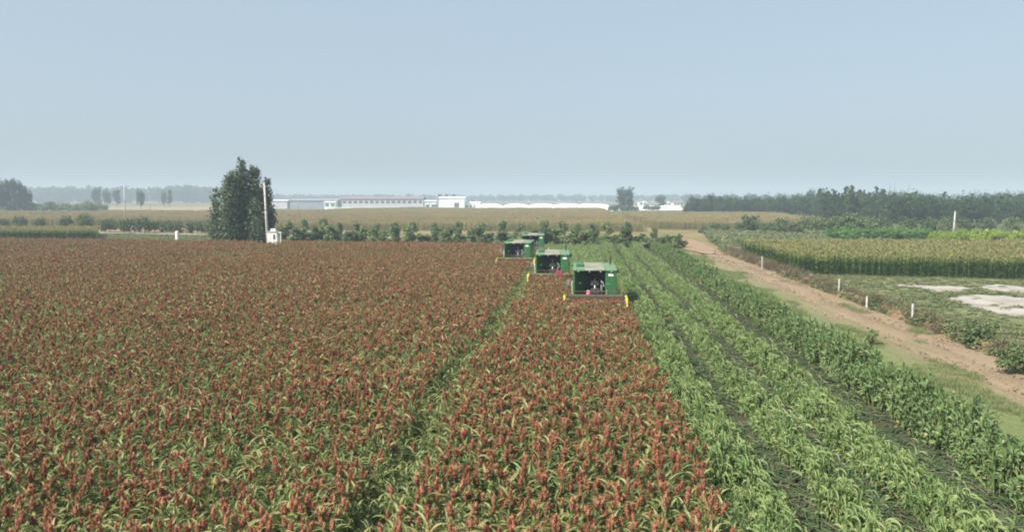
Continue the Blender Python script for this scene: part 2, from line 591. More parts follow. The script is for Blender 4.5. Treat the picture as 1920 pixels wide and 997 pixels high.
# the track is gently uneven, with two shallow wheel ruts
vs, fs = [], []
NT, NS = 44, 300
for j in range(NS):
    s = 2 + 122 * j / (NS - 1)
    for i in range(NT):
        t = 12.4 + 7.6 * i / (NT - 1)
        wob = .35 * math.sin(s * .11) + .2 * math.sin(s * .31)
        z = .03 + .03 * math.sin(t * 2.1 + s * .2) + .02 * math.sin(s * .9 + t)
        for c in (16.9, 18.6):
            z -= .07 * math.exp(-((t - c - wob) / .28) ** 2)
        vs.append(ts(t, s, z + .06))
for j in range(NS - 1):
    for i in range(NT - 1):
        a = j * NT + i
        fs.append((a, a + 1, a + NT + 1, a + NT))
link("dirt_track", mesh("dirt_track", vs, fs, vm, smooth=True), kind="structure")
M['red_earth'] = soil_mat('red_earth', [(.3, (.17, .115, .074)), (.5, (.235, .165, .105)), (.7, (.29, .22, .155))], .35, 3)
rr_ = random.Random(4)
RP = [(15.6, 110), (16.2, 106), (17.2, 102), (18.3, 104), (19.3, 109), (19.9, 116), (20.6, 126), (20.2, 138), (16.5, 138), (15.2, 126), (15.3, 118)]
ramp_pts = []
for a_, b_ in zip(RP, RP[1:] + RP[:1]):
    for q in range(8):
        f_ = q / 8
        ramp_pts.append(ts(a_[0] + (b_[0] - a_[0]) * f_ + rr_.gauss(0, .12), a_[1] + (b_[1] - a_[1]) * f_ + rr_.gauss(0, .5)))
sheet("earth_ramp", ramp_pts, .175, 'red_earth')

# low bank beside the track and the weedy lower ground beyond it
M['bank_soil'] = soil_mat('bank_soil', [(.3, (.10, .065, .04)), (.5, (.16, .11, .065)), (.7, (.17, .16, .08))], .6, 4)
vs, fs = [], []
prof = [(19.5, .02), (19.8, .16), (20.1, .46), (20.7, .52), (21.3, .34), (22.2, .16)]
for j in range(160):
    s = 2 + 108 * j / 159
    for q, (t, z) in enumerate(prof):
        jit = .22 * math.sin(s * .7 + q) + .15 * math.sin(s * 1.9)
        vs.append(ts(t + jit * (q not in (5,)), s, z * (1 + .35 * math.sin(s * .53) * math.sin(s * .17)) + .02))
n = len(prof)
for j in range(159):
    for q in range(n - 1):
        a = j * n + q
        fs.append((a, a + 1, a + n + 1, a + n))
link("earth_bank", mesh("earth_bank", vs, fs, 'bank_soil', smooth=True), kind="structure")
M['weed_soil'] = soil_mat('weed_soil', [(.3, (.09, .11, .05)), (.5, (.13, .145, .068)), (.7, (.2, .19, .105))], .35, 3)
sheet("weedy_ground", [ts(19.9, 10), ts(95, 10), ts(95, 90), ts(19.9, 84)], .05, 'weed_soil')

# pale dried-out pan with ragged edges
pan_px = [
    [(1668, 534), (1700, 532), (1745, 535), (1795, 536), (1832, 543), (1800, 547), (1760, 546), (1738, 543), (1705, 538)],
    [(1770, 558), (1800, 554), (1850, 553), (1920, 556), (2010, 553), (2010, 622), (1960, 607), (1920, 597), (1870, 588), (1815, 575), (1790, 567)],
    [(1815, 539), (1870, 533), (1960, 540), (2000, 545), (1990, 549), (1925, 549), (1880, 547)],
]
pm = soil_mat('pan', [(.3, (.19, .17, .14)), (.46, (.26, .235, .205)), (.56, (.32, .295, .265)), (.75, (.38, .36, .33))], .45, 3.0, .5)


def ragged(px, seed):
    r = random.Random(seed)
    P = [at(u, v, .06) for u, v in px]
    res = []
    for a, b in zip(P, P[1:] + P[:1]):
        L = math.dist(a, b)
        k = max(2, int(L / .5))
        for q in range(k):
            f = q / k
            res.append((a[0] + (b[0] - a[0]) * f + r.gauss(0, .22), a[1] + (b[1] - a[1]) * f + r.gauss(0, .28)))
    return res


pans = [ragged(px, 3 + k) for k, px in enumerate(pan_px)]
for k, P in enumerate(pans):
    bm = bmesh.new()
    q = [bm.verts.new((x, y, .058 + .004 * k)) for x, y in P]
    es = [bm.edges.new((q[i], q[(i + 1) % len(q)])) for i in range(len(q))]
    bmesh.ops.triangle_fill(bm, edges=es, use_beauty=True)
    bmesh.ops.recalc_face_normals(bm, faces=bm.faces[:])
    me = bpy.data.meshes.new("dry_mud")
    bm.to_mesh(me)
    bm.free()
    me.materials.append(pm)
    link("dry_mud", me, kind="structure")


def inside(P, poly):
    x, y = P[:, 0], P[:, 1]
    r = np.zeros(len(P), bool)
    for (x0, y0), (x1, y1) in zip(poly, poly[1:] + poly[:1]):
        c = ((y0 > y) != (y1 > y)) & (x < (x1 - x0) * (y - y0) / (y1 - y0 + 1e-12) + x0)
        r ^= c
    return r


M['scrub_soil'] = soil_mat('scrub_soil', [(.3, (.06, .085, .03)), (.5, (.09, .115, .045)), (.7, (.15, .15, .07))], .2, 2)
sheet("scrub_ground", [(31, 100), (120, 103), (150, 215), (70, 215), (52, 180), (41, 150), (33, 125)], .012, 'scrub_soil')
# pale concrete lane behind the sorghum and the grass strip in front of it
M['lane'] = soil_mat('lane', [(.3, (.20, .19, .15)), (.6, (.30, .285, .24))], .5, 2, .2)
M['headland'] = soil_mat('headland', [(.3, (.09, .12, .045)), (.55, (.14, .16, .065)), (.75, (.22, .2, .1))], .3, 2)
sheet("headland", [(-150, 130), (-20, 104), ts(-8, 103), ts(-8, 114.2), ts(15, 114.2), (26, 125), (-150, 180)], .006, 'headland')
sheet("farm_lane", [(-150, 184), (28, 128), (29, 130), (-150, 186.3)], .03, 'lane')
M['pale_ground'] = soil_mat('pale_ground', [(.3, (.55, .52, .47)), (.6, (.72, .70, .65))], .05, .6, .2)
sheet("pale_yard", [off(1085, 470), off(1098, 405), off(1142, 400), off(1150, 470), off(1300, 500), off(1300, 560), off(840, 560), off(840, 500)], .02, 'pale_ground')
M['tan_soil'] = soil_mat('tan_soil', [(.3, (.20, .155, .085)), (.6, (.28, .215, .12))], .05, .6, .2)
sheet("far_stubble", [off(-150, 480), off(470, 470), off(480, 660), off(-150, 660)], .02, 'tan_soil')

# ================================================================== sorghum
def sorghum_pieces(r, head=True, hgt=None):
    """stalk, panicle and strap leaves of one plant, each its own piece"""
    H = hgt or r.uniform(1.16, 1.34)
    lean, la = r.uniform(0, .06), r.uniform(0, 6.28)
    def ax(z):
        k = (z / H) ** 2 * lean * H
        return (math.cos(la) * k, math.sin(la) * k, z)
    st = MB().tube([ax(H * f) for f in (0, .35, .7, 1)], [.013, .012, .009, .006], 5, cap=False)
    leaves = []
    nl = 8
    a0 = r.uniform(0, 6.28)
    for k in range(nl):
        z = H * (.34 + .62 * k / (nl - 1)) + r.uniform(-.03, .03)
        L = r.uniform(.42, .62) * (1 - .22 * max(0, k - 4) / 3)
        leaves.append(blade(ax(z), a0 + math.pi * (k % 2) + r.uniform(-.75, .75), L, r.uniform(.044, .068), r.uniform(.8, 1.3), r.uniform(1.3, 2.6), 5, r.uniform(-.8, .8)))
    if not head:
        return (st.v, st.f), None, leaves
    Lp, wd = r.uniform(.19, .28), r.uniform(.034, .047)
    base = ax(H - .02)
    tilt = (r.uniform(-.16, .16), r.uniform(-.16, .16))
    pv, pf = [], []
    NR, NS_ = 7, 7
    for i in range(NR):
        f = i / (NR - 1)
        rr = wd * (math.sin(math.pi * min(1, f * .86 + .10)) ** .7) * (1 if i < NR - 1 else .18)
        for j in range(NS_):
            w = 2 * math.pi * j / NS_ + i * .4
            q = rr * r.uniform(.68, 1.25)
            z = f * Lp
            pv.append((base[0] + math.cos(w) * q + tilt[0] * z, base[1] + math.sin(w) * q + tilt[1] * z, base[2] + z + r.uniform(-.012, .012)))
    for i in range(NR - 1):
        for j in range(NS_):
            a, b2 = i * NS_ + j, i * NS_ + (j + 1) % NS_
            pf.append((a, b2, b2 + NS_, a + NS_))
    pf.append(tuple((NR - 1) * NS_ + j for j in range(NS_)))
    for _ in range(64):                                        # loose grain sprays standing off the head
        f = r.uniform(.06, .97)
        w = r.uniform(0, 6.28)
        rr = wd * (math.sin(math.pi * min(1, f * .86 + .10)) ** .7)
        z = f * Lp
        c = Vector((base[0] + math.cos(w) * rr + tilt[0] * z, base[1] + math.sin(w) * rr + tilt[1] * z, base[2] + z))
        o = Vector((math.cos(w), math.sin(w), 1.1)).normalized()
        sd = Vector((-math.sin(w), math.cos(w), 0)) * r.uniform(.007, .015)
        ln = r.uniform(.03, .075)
        b0 = len(pv)
        pv += [c - sd, c + sd, c + o * ln]
        pf.append((b0, b0 + 1, b0 + 2))
    return (st.v, st.f), (pv, pf), leaves


NVAR = 12
plants = [sorghum_pieces(random.Random(100 + k)) for k in range(NVAR)]
bare = [sorghum_pieces(random.Random(200 + k), False, 1.15) for k in range(4)]


def joined(pl):
    st, pan, lv = pl
    pcs = [(st[0], st[1], 0)] + [(v, f, 1) for v, f in lv]
    if pan:
        pcs.append((pan[0], pan[1], 2))
    return join(pcs)


sorg_meshes = []
for k, pl in enumerate(plants + bare):
    v, f, i = joined(pl)
    sorg_meshes.append(mesh("sorghum_%02d" % k, v, f, ['stalk', 'sorghum_leaf', 'panicle'], i))
sorg_coll = protos("sorghum_source", sorg_meshes)

ROW = .5
EDGE = 2.85
t_rows = np.arange(-100, EDGE, ROW) + (EDGE - .12 - math.floor((EDGE - .12 + 100) / ROW) * ROW + 100) % ROW
s_pos = np.arange(7.5, 118, .102)
T, S = np.meshgrid(t_rows, s_pos)
T, S = T.ravel(), S.ravel()
T = T + rng.normal(0, .045, len(T)) + .08 * (vnoise(S, T, 9, 21) - .5)
S = S + rng.uniform(-.055, .055, len(S))
XX, YY = T * CT + S * ST, S * CT - T * ST
send = np.where(T < -8.25, np.where(YY < 101 - .2 * XX + 1.5 * (vnoise(T, S, 4, 3) - .5), 200, 0), np.where(T < -4.2, 75.3, np.where(T < -.62, 59.3, 45.9)))
keep = S < send
keep &= ~((np.abs(XX + 33.7) < 2.0) & (YY > 104.3))
keep &= rng.random(len(T)) > .10
keep &= (np.abs(T + 4.25 + .25 * (vnoise(S, T * 0, 7, 4) - .5)) > -1)
T, S = T[keep], S[keep]
P = np.stack([T * CT + S * ST, S * CT - T * ST, np.zeros(len(T))], 1)
top = P.copy(); top[:, 2] = 1.4
kv = in_view(top, 350)
T, S, P = T[kv], S[kv], P[kv]
n = len(P)
green = vnoise(P[:, 0], P[:, 1], 2.6, 8)
pb = .15 + .5 * np.clip((green - .62) * 4, 0, 1)
gap = np.abs(T + 4.25 + .25 * (vnoise(S, T * 0, 7, 4) - .5)) < .5
pb = np.where(gap, 1.0, pb)
isbare = rng.random(n) < pb
idx = np.where(isbare, NVAR + rng.integers(0, 4, n), rng.integers(0, NVAR, n))
sc = .97 + .10 * rng.standard_normal(n).clip(-2, 2) + .16 * (vnoise(P[:, 0], P[:, 1], 6, 9) - .5)
sc = np.where(gap, sc * .80, sc)
rot = np.stack([rng.normal(0, .12, n), rng.normal(0, .12, n), rng.uniform(0, 6.283, n)], 1)
outer = T > EDGE - .45
rot[outer, 1] += 0
u, v, d = project(P + np.array([0, 0, 1.45]))
vis = (u > 6) & (u < W_PX - 6) & (v > 4) & (v < H_PX - 12)
order = np.argsort(np.where(vis & ~isbare, d, 1e9))
near = order[:300]
far_mask = np.ones(n, bool); far_mask[near] = False
scatter("sorghum_crop", sorg_coll, P[far_mask], rot[far_mask], np.repeat(sc[far_mask, None], 3, 1), idx[far_mask],
        "ripe sorghum crop with red-brown heads standing in rows", "sorghum crop")
# the three hundred plants that show largest, each with stalk, head and leaves of its own
part_data = []
for k, (st, pan, lv) in enumerate(plants):
    part_data.append((mesh("stalk", st[0], st[1], 'stalk'), mesh("seed_head", pan[0], pan[1], 'panicle'), [mesh("leaf", a, b2, 'sorghum_leaf') for a, b2 in lv]))
for q in near:
    k = int(idx[q])
    o = link("sorghum_plant", None, loc=tuple(P[q]), label="sorghum plant with upright red-brown seed head at the open end of the crop",
             cat="sorghum plant", group="sorghum plants in the standing crop")
    o.rotation_euler = tuple(rot[q])
    o.scale = (float(sc[q]),) * 3
    o.empty_display_size = .1
    a, b2, lv = part_data[k]
    link("stalk", a, o)
    link("seed_head", b2, o)
    for l in lv:
        link("leaf", l, o)

# ------------------------------------------------------------------ harvested strip: headless leafy stalks left in bands
def cut_plant(r, H, nl, leafw, llen, mats_leaf=1):
    pcs = []
    la, lean = r.uniform(0, 6.28), r.uniform(.03, .22)
    def ax(z):
        k = (z / H) ** 1.6 * lean * H
        return (math.cos(la) * k, math.sin(la) * k, z * (1 - .12 * lean))
    st = MB().tube([ax(H * f) for f in (0, .5, 1)], [.014, .012, .009], 4, cap=False)
    pcs.append((st.v, st.f, 0))
    for k in range(nl):
        z = H * (.18 + .8 * k / (nl - 1))
        v, f = blade(ax(z), r.uniform(0, 6.28), r.uniform(.6, 1.15) * llen, r.uniform(.7, 1.2) * leafw, r.uniform(.8, 1.4), r.uniform(1.9, 3.4), 6, r.uniform(-1, 1))
        pcs.append((v, f, 2 if r.random() < .03 else mats_leaf))
    return join(pcs)


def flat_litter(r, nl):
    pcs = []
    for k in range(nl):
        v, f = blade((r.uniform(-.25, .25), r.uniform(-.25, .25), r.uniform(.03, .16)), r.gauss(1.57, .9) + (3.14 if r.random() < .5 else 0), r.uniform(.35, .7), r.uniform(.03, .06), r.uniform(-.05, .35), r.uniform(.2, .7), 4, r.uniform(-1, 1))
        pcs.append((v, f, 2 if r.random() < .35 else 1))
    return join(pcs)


cutm = []
for k in range(8):
    r = random.Random(300 + k)
    v, f, i = cut_plant(r, r.uniform(.62, .9), 13, .075, .46)
    cutm.append(mesh("cut_%02d" % k, v, f, ['stalk', 'cut_leaf', 'straw'], i))
for k in range(4):
    v, f, i = flat_litter(random.Random(330 + k), 12)
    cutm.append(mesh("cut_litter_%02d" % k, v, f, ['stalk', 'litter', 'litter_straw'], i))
cut_coll = protos("cut_source", cutm)
darkm = []
for k in range(6):
    r = random.Random(350 + k)
    v, f, i = cut_plant(r, r.uniform(.7, 1.0), 15, .09, .46)
    darkm.append(mesh("dark_%02d" % k, v, f, ['stalk', 'dark_leaf', 'straw'], i))
dark_coll = protos("dark_source", darkm)

BANDS = [(4.02, .71, 1.17), (6.16, .39, 1.03), (8.25, .59, 1.1)]
BACK = [(-6.6, 1.0, .9), (-4.1, .7, .95), (-2.0, .9, .9), (.1, .8, .95), (2.0, .8, 1.0)]


def band_points(tc, hw, s0, s1, dens, seed):
    r = np.random.default_rng(seed)
    n = int((s1 - s0) * hw * 2.2 * dens)
    s = r.uniform(s0, s1, n)
    t = tc + hw * .92 * np.sign(r.uniform(-1, 1, n)) * r.random(n) ** .8 + .3 * (vnoise(s, s * 0, 6, seed + 1) - .5) + .24 * (vnoise(s, s * 0, 1.5, seed + 2) - .5) + .07 * r.normal(0, 1, n)
    P = np.stack([t * CT + s * ST, s * CT - t * ST, np.zeros(n)], 1)
    tp = P.copy(); tp[:, 2] = .8
    k = in_view(tp, 350)
    return P[k], t[k], s[k], r


def windrow(name, tc, hw, hs, s0, s1, dens, seed, coll, nidx, label, base=.55):
    P, t, s, r = band_points(tc, hw, s0, s1, dens, seed)
    n = len(P)
    prof = np.clip(1 - (np.abs(t - tc) / (hw * 1.1)) ** 2, .15, 1)
    h = hs * (base + (1 - base) * prof) * (.62 + .75 * vnoise(s, t, 1.3, seed + 5)) * r.uniform(.8, 1.15, n)
    ix = r.integers(0, nidx, n)
    rot = np.stack([r.normal(-.2, .34, n), r.normal(0, .11, n), -TH + r.normal(0, .16, n) + math.pi * r.integers(0, 2, n)], 1)
    scatter(name, coll, P, rot, np.stack([.58 + 0 * h, .70 + .3 * h, h], 1), ix, label, "crop residue")


ordn = ["first", "second", "third"]
for k, (tc, hw, hs) in enumerate(BANDS):
    windrow("leafy_windrow", tc, hw, hs, 6, 114, 34, 40 + 10 * k, cut_coll, 8,
            ["bright green headless stalks right beside the standing sorghum edge", "narrow band of headless green stalks, second out from the sorghum edge", "yellowish band of headless green stalks, third out from the sorghum edge"][k])
windrow("leafy_windrow", 11.45, .92, 1.28, 6, 113, 30, 90, dark_coll, 6, "darker green bushy band of stalks bordering the grassy track verge", .6)
for k, (tc, hw, hs) in enumerate(BACK):
    s0 = 82 if tc < -4.3 else (67 if tc < -.7 else 54)
    windrow("leafy_windrow", tc, hw, hs, s0, 114, 10, 140 + 10 * k, cut_coll, 8, "green headless stalks left standing behind the harvesters")
# flattened leaves between the bands
r = np.random.default_rng(77)
n = 5000
t = r.uniform(2.9, 12.5, n); s = 6 + 108 * r.random(n) ** 1.3
P = np.stack([t * CT + s * ST, s * CT - t * ST, np.zeros(n)], 1)
k = in_view(P, 100)
P = P[k]; n = len(P)
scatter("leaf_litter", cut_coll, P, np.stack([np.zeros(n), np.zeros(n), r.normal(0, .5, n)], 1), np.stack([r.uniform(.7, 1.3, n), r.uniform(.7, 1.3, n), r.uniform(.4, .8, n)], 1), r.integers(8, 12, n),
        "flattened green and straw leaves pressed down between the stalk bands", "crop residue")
# short leafy stubble across the strip already cut by the leading machines
n = 9000
t = r.uniform(-8.2, 2.8, n); s = r.uniform(50, 113, n)
k = s > np.where(t < -4.2, 82, np.where(t < -.62, 66, 52.5))
t, s = t[k], s[k]
P = np.stack([t * CT + s * ST, s * CT - t * ST, np.zeros(len(t))], 1); n = len(P)
scatter("leafy_stubble", cut_coll, P, np.stack([r.normal(0, .2, n), r.normal(0, .2, n), r.uniform(0, 6.28, n)], 1), np.repeat(r.uniform(.55, .95, n)[:, None], 3, 1), r.integers(0, 8, n),
        "short green stubble in the swath behind the harvesters", "crop residue")

# ================================================================== weeds and grass
def tuft(r, nb, h, w, spread, lean, seg=3):
    pcs = []
    for k in range(nb):
        a = r.uniform(0, 6.28)
        q = spread * math.sqrt(r.random())
        v, f = blade((math.cos(a) * q, math.sin(a) * q, 0), r.uniform(0, 6.28), h * r.uniform(.6, 1.25), w * r.uniform(.6, 1.3), r.uniform(lean, 1.45), r.uniform(.3, 1.4), seg, r.uniform(-1, 1), .15)
        pcs.append((v, f, 0))
    return join(pcs)


def leafy(r, n, rx, rz, ls):
    """low rounded weed of small leaves"""
    v, f = [], []
    for k in range(n):
        d = Vector((r.gauss(0, 1), r.gauss(0, 1), abs(r.gauss(0, 1)))).normalized() * r.uniform(.45, 1)
        c = Vector((d.x * rx, d.y * rx, d.z * rz))
        a = Vector((r.gauss(0, 1), r.gauss(0, 1), r.gauss(0, .6))).normalized()
        b2 = a.cross(Vector((r.gauss(0, .6), r.gauss(0, .6), 1)).normalized()).normalized()
        L, w = ls * r.uniform(.6, 1.3), ls * r.uniform(.25, .45)
        q = len(v)
        v += [c - a * L * .5, c + b2 * w, c + a * L * .5, c - b2 * w]
        f.append((q, q + 1, q + 2, q + 3))
    return v, f


wm = []
for k in range(4):
    v, f = leafy(random.Random(400 + k), 70, .34, .30, .15)
    wm.append(mesh("weed_%02d" % k, v, f, 'weed'))
for k in range(3):
    v, f, i = tuft(random.Random(410 + k), 26, .42, .016, .2, .7)
    wm.append(mesh("weedgrass_%02d" % k, v, f, 'weed', i))
weed_coll = protos("weed_source", wm)
n = 17000
t = 20.4 + 52 * r.random(n); s = 16 + 68 * r.random(n)
P = np.stack([t * CT + s * ST, s * CT - t * ST, np.full(n, .04)], 1)
k = in_view(P, 80) & (P[:, 1] < 73.5)
for poly in pans:
    k &= ~(inside(P, poly) & (r.random(n) > .07))
P = P[k]; n = len(P)
hs = .35 + .65 * vnoise(P[:, 0], P[:, 1], 5, 31) * r.uniform(.5, 1.2, n)
scatter("weeds", weed_coll, P, np.stack([np.zeros(n), np.zeros(n), r.uniform(0, 6.28, n)], 1), np.stack([hs * 1.6, hs * 1.6, hs * .7], 1), r.integers(0, 7, n),
        "low grey-green weeds covering the waste ground round the dry mud", "weeds")
bw = []
for k in range(3):
    v, f, i = tuft(random.Random(420 + k), 30, .7, .018, .25, .8)
    bw.append(mesh("brown_%02d" % k, v, f, 'brown_weed', i))
for k in range(3):
    v, f = leafy(random.Random(425 + k), 80, .4, .45, .16)
    bw.append(mesh("bankweed_%02d" % k, v, f, 'weed'))
bank_coll = protos("bank_source", bw)
n = 1500
s = 14 + 92 * r.random(n); t = 20.2 + r.normal(0, .5, n).clip(-.5, 1.8)
P = np.stack([t * CT + s * ST, s * CT - t * ST, np.full(n, .34)], 1)
P[:, 2] = np.interp(t, [19.6, 20.1, 20.7, 21.3, 22.2], [.04, .40, .46, .30, .12])
hs = r.uniform(.45, 1.1, n)
ix = np.where(r.random(n) < np.interp(s, [20, 60, 80, 105], [.25, .4, .8, .8]), r.integers(0, 3, n), r.integers(3, 6, n))
scatter("bank_weeds", bank_coll, P, np.stack([np.zeros(n), np.zeros(n), r.uniform(0, 6.28, n)], 1), np.repeat(hs[:, None], 3, 1), ix,
        "brown and green weeds along the low earth bank beside the track", "weeds")
gm_ = []
for k in range(4):
    v, f, i = tuft(random.Random(440 + k), 22, .15, .010, .17, .3, 2)
    gm_.append(mesh("grass_%02d" % k, v, f, 'grass', i))
grass_coll = protos("grass_source", gm_)
n = 34000
s = 18 + 92 * r.random(n) ** 1.2; t = 12.5 + 7.0 * r.random(n) ** 1.5
gk = vnoise(t, s * .3, 1.1, 55)
k = gk > np.interp(t, [12.5, 15.2, 16.6, 19.3], [.3, .58, .9, .85])
t, s = t[k], s[k]
P = np.stack([t * CT + s * ST, s * CT - t * ST, np.full(len(t), .07)], 1)
k = in_view(P, 60); P = P[k]; n = len(P)
scatter("grass", grass_coll, P, np.stack([np.zeros(n), np.zeros(n), r.uniform(0, 6.28, n)], 1), np.repeat(r.uniform(.6, 1.5, n)[:, None], 3, 1), r.integers(0, 4, n),
        "short grass on the verge creeping into the dirt track", "grass")
stm = []
for k in range(4):
    bm = bmesh.new()
    bmesh.ops.create_icosphere(bm, subdivisions=1, radius=.045)
    q_ = random.Random(470 + k)
    for v in bm.verts:
        v.co *= q_.uniform(.65, 1.25)
        v.co.z *= .6
    me = bpy.data.meshes.new("clod_%d" % k)
    bm.to_mesh(me)
    bm.free()
    me.materials.append(M['clod'])
    stm.append(me)
clod_coll = protos("clod_source", stm)
n = 5000
s = 18 + 88 * r.random(n) ** 1.3; t = 14.5 + 5.2 * r.random(n) ** .8
P = np.stack([t * CT + s * ST, s * CT - t * ST, np.full(n, .085)], 1)
k = in_view(P, 60); P = P[k]; n = len(P)
scatter("clods", clod_coll, P, np.stack([np.zeros(n), np.zeros(n), r.uniform(0, 6.28, n)], 1), np.repeat((.4 + 1.6 * r.random(n) ** 3)[:, None], 3, 1), r.integers(0, 4, n),
        "loose earth clods and stones scattered over the dirt track", "clods")
n = 9000
X_ = r.uniform(-100, 24, n); lo = np.where(X_ < 0, 102.5 - .2 * X_, 114.5); P = np.stack([X_, lo + (135 - .3 * X_ - lo) * r.random(n), np.zeros(n)], 1)
k = in_view(P, 60); P = P[k]; n = len(P)
hs = .5 + .9 * vnoise(P[:, 0], P[:, 1], 4, 32)
scatter("headland_weeds", weed_coll, P, np.stack([np.zeros(n), np.zeros(n), r.uniform(0, 6.28, n)], 1), np.stack([hs * 1.5, hs * 1.5, hs], 1), r.integers(0, 7, n),
        "rough weedy grass strip between the sorghum and the pale lane", "weeds")

n = 11000
Y_ = 101 + 102 * r.random(n); X_ = 29.5 + (Y_ - 103) * .2 + 78 * r.random(n) ** 1.4
P = np.stack([X_, Y_, np.zeros(n)], 1)
k = in_view(P, 40); P = P[k]; n = len(P)
hs = 1.0 + 2.2 * vnoise(P[:, 0], P[:, 1], 7, 33) * r.uniform(.5, 1.2, n)
scatter("scrub_weeds", weed_coll, P, np.stack([np.zeros(n), np.zeros(n), r.uniform(0, 6.28, n)], 1), np.stack([hs * 1.3, hs * 1.3, hs], 1), r.integers(0, 7, n),
        "rough knee-high scrub between the tall corn and the dark wood", "weeds")

# ================================================================== corn
def corn_plant(r, H, seg=4, leafslot=(0, 1), ts_slot=2, nl=10, lw=.085):
    pcs = []
    st = MB().tube([(0, 0, 0), (r.uniform(-.04, .04), r.uniform(-.04, .04), H * .88)], [.014, .008], 4, cap=False)
    pcs.append((st.v, st.f, leafslot[0]))
    a0 = r.uniform(0, 6.28)
    for k in range(nl):
        f = k / (nl - 1)
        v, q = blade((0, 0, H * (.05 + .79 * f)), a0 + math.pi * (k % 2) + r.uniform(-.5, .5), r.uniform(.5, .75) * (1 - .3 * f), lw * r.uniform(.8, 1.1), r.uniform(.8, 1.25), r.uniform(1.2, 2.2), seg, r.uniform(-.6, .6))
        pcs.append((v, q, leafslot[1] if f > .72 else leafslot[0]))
    for k in range(6):
        v, q = blade((0, 0, H * .87), r.uniform(0, 6.28), H * .15, .022, r.uniform(.8, 1.5), .5, 2, 0, .1)
        pcs.append((v, q, ts_slot))
    return join(pcs)


cm = []
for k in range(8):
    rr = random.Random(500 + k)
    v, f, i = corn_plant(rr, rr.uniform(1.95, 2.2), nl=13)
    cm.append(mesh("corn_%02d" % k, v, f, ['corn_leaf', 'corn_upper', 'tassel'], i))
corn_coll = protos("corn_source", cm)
tg = np.arange(21.6, 120, .55); sg = np.arange(70, 107, .26)
T, S = np.meshgrid(tg, sg, indexing='ij')
T, S = T.ravel() + rng.normal(0, .05, T.size), S.ravel() + rng.normal(0, .05, T.size)
P = np.stack([T * CT + S * ST, S * CT - T * ST, np.zeros(len(T))], 1)
# front edge runs square to the view, as photographed: the row ends are cut along a straight line
front = np.array(at(1480, 516)), np.array(at(1920, 526))
fy = front[0][1] + (P[:, 0] - front[0][0]) * (front[1][1] - front[0][1]) / (front[1][0] - front[0][0])
tp = P.copy(); tp[:, 2] = 1.5
k = in_view(tp, 60) & (P[:, 1] > fy + .5 * vnoise(P[:, 0], P[:, 1], 2, 61)) & (P[:, 1] < 101)
k &= rng.random(len(P)) > .08
P = P[k]; n = len(P)
hs = 1 + .06 * rng.standard_normal(n) + .10 * (vnoise(P[:, 0], P[:, 1], 7, 62) - .5)
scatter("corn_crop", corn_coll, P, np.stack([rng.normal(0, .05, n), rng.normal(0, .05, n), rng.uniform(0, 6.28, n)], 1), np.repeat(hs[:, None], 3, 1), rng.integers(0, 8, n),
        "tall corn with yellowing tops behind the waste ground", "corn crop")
P = np.array([off(u, Y) for u, Y in zip(rng.uniform(-80, 183, 5200), rng.uniform(133, 153, 5200))])
n = len(P)
scatter("corn_crop", corn_coll, P, np.stack([rng.normal(0, .05, n), rng.normal(0, .05, n), rng.uniform(0, 6.28, n)], 1), np.repeat(rng.uniform(.9, 1.05, n)[:, None], 3, 1), rng.integers(0, 8, n),
        "small green corn plot between the sorghum and scattered round shrubs", "corn crop")

# wide tawny corn beyond the lane: four-metre patches of whole plants
fm = []
for k in range(5):
    rr = random.Random(520 + k)
    pcs = []
    for q in range(46):
        v, f, i = corn_plant(rr, rr.uniform(1.75, 2.15), 2, (0, 0), 1, 7, .1)
        ox, oy = rr.uniform(-2, 2), rr.uniform(-2, 2)
        v = [(a[0] + ox, a[1] + oy, a[2]) for a in v]
        b0 = sum(len(x[0]) for x in pcs)
        for slot in (0, 1):
            pass
        pcs.append((v, f, i))
    vv, ff, ii = [], [], []
    for v, f, i in pcs:
        b0 = len(vv)
        vv += v
        ff += [tuple(b0 + z for z in qf) for qf in f]
        ii += i
    fm.append(mesh("far_corn_%02d" % k, vv, ff, ['far_corn_leaf', 'far_tassel'], ii))
far_coll = protos("far_corn_source", fm)


def far_field(name, inside_fn, label, step=3.4, y0=150, y1=500, x0=-400, x1=300):
    X, Y = np.meshgrid(np.arange(x0, x1, step), np.arange(y0, y1, step))
    X, Y = X.ravel() + rng.uniform(-.4, .4, X.size), Y.ravel() + rng.uniform(-.4, .4, X.size)
    P = np.stack([X, Y, np.zeros(len(X))], 1)
    t, s = X * CT - Y * ST, X * ST + Y * CT
    k = in_view(P, 30) & inside_fn(X, Y, t, s)
    P = P[k]; n = len(P)
    hs = .95 + .25 * (vnoise(P[:, 0], P[:, 1], 30, 71) - .5) + .05 * rng.standard_normal(n)
    scatter(name, far_coll, P, np.stack([np.zeros(n), np.zeros(n), rng.integers(0, 4, n) * math.pi / 2], 1), np.stack([np.ones(n), np.ones(n), hs], 1), rng.integers(0, 5, n), label, "corn crop")


far_field("corn_crop", lambda X, Y, t, s: (t < 13.5) & (s > 172) & (Y < np.where(X < -95, 400 + .2 * X, 480)) & ~((X < -62) & (Y < 205)),
          "wide tawny corn field stretching from the lane to the white tunnels")
far_field("corn_crop", lambda X, Y, t, s: (t > 18) & (s > 185) & (Y < 318) & (X < 40 + .22 * Y),
          "brownish corn field in front of the dark wood", y1=330, x0=20)

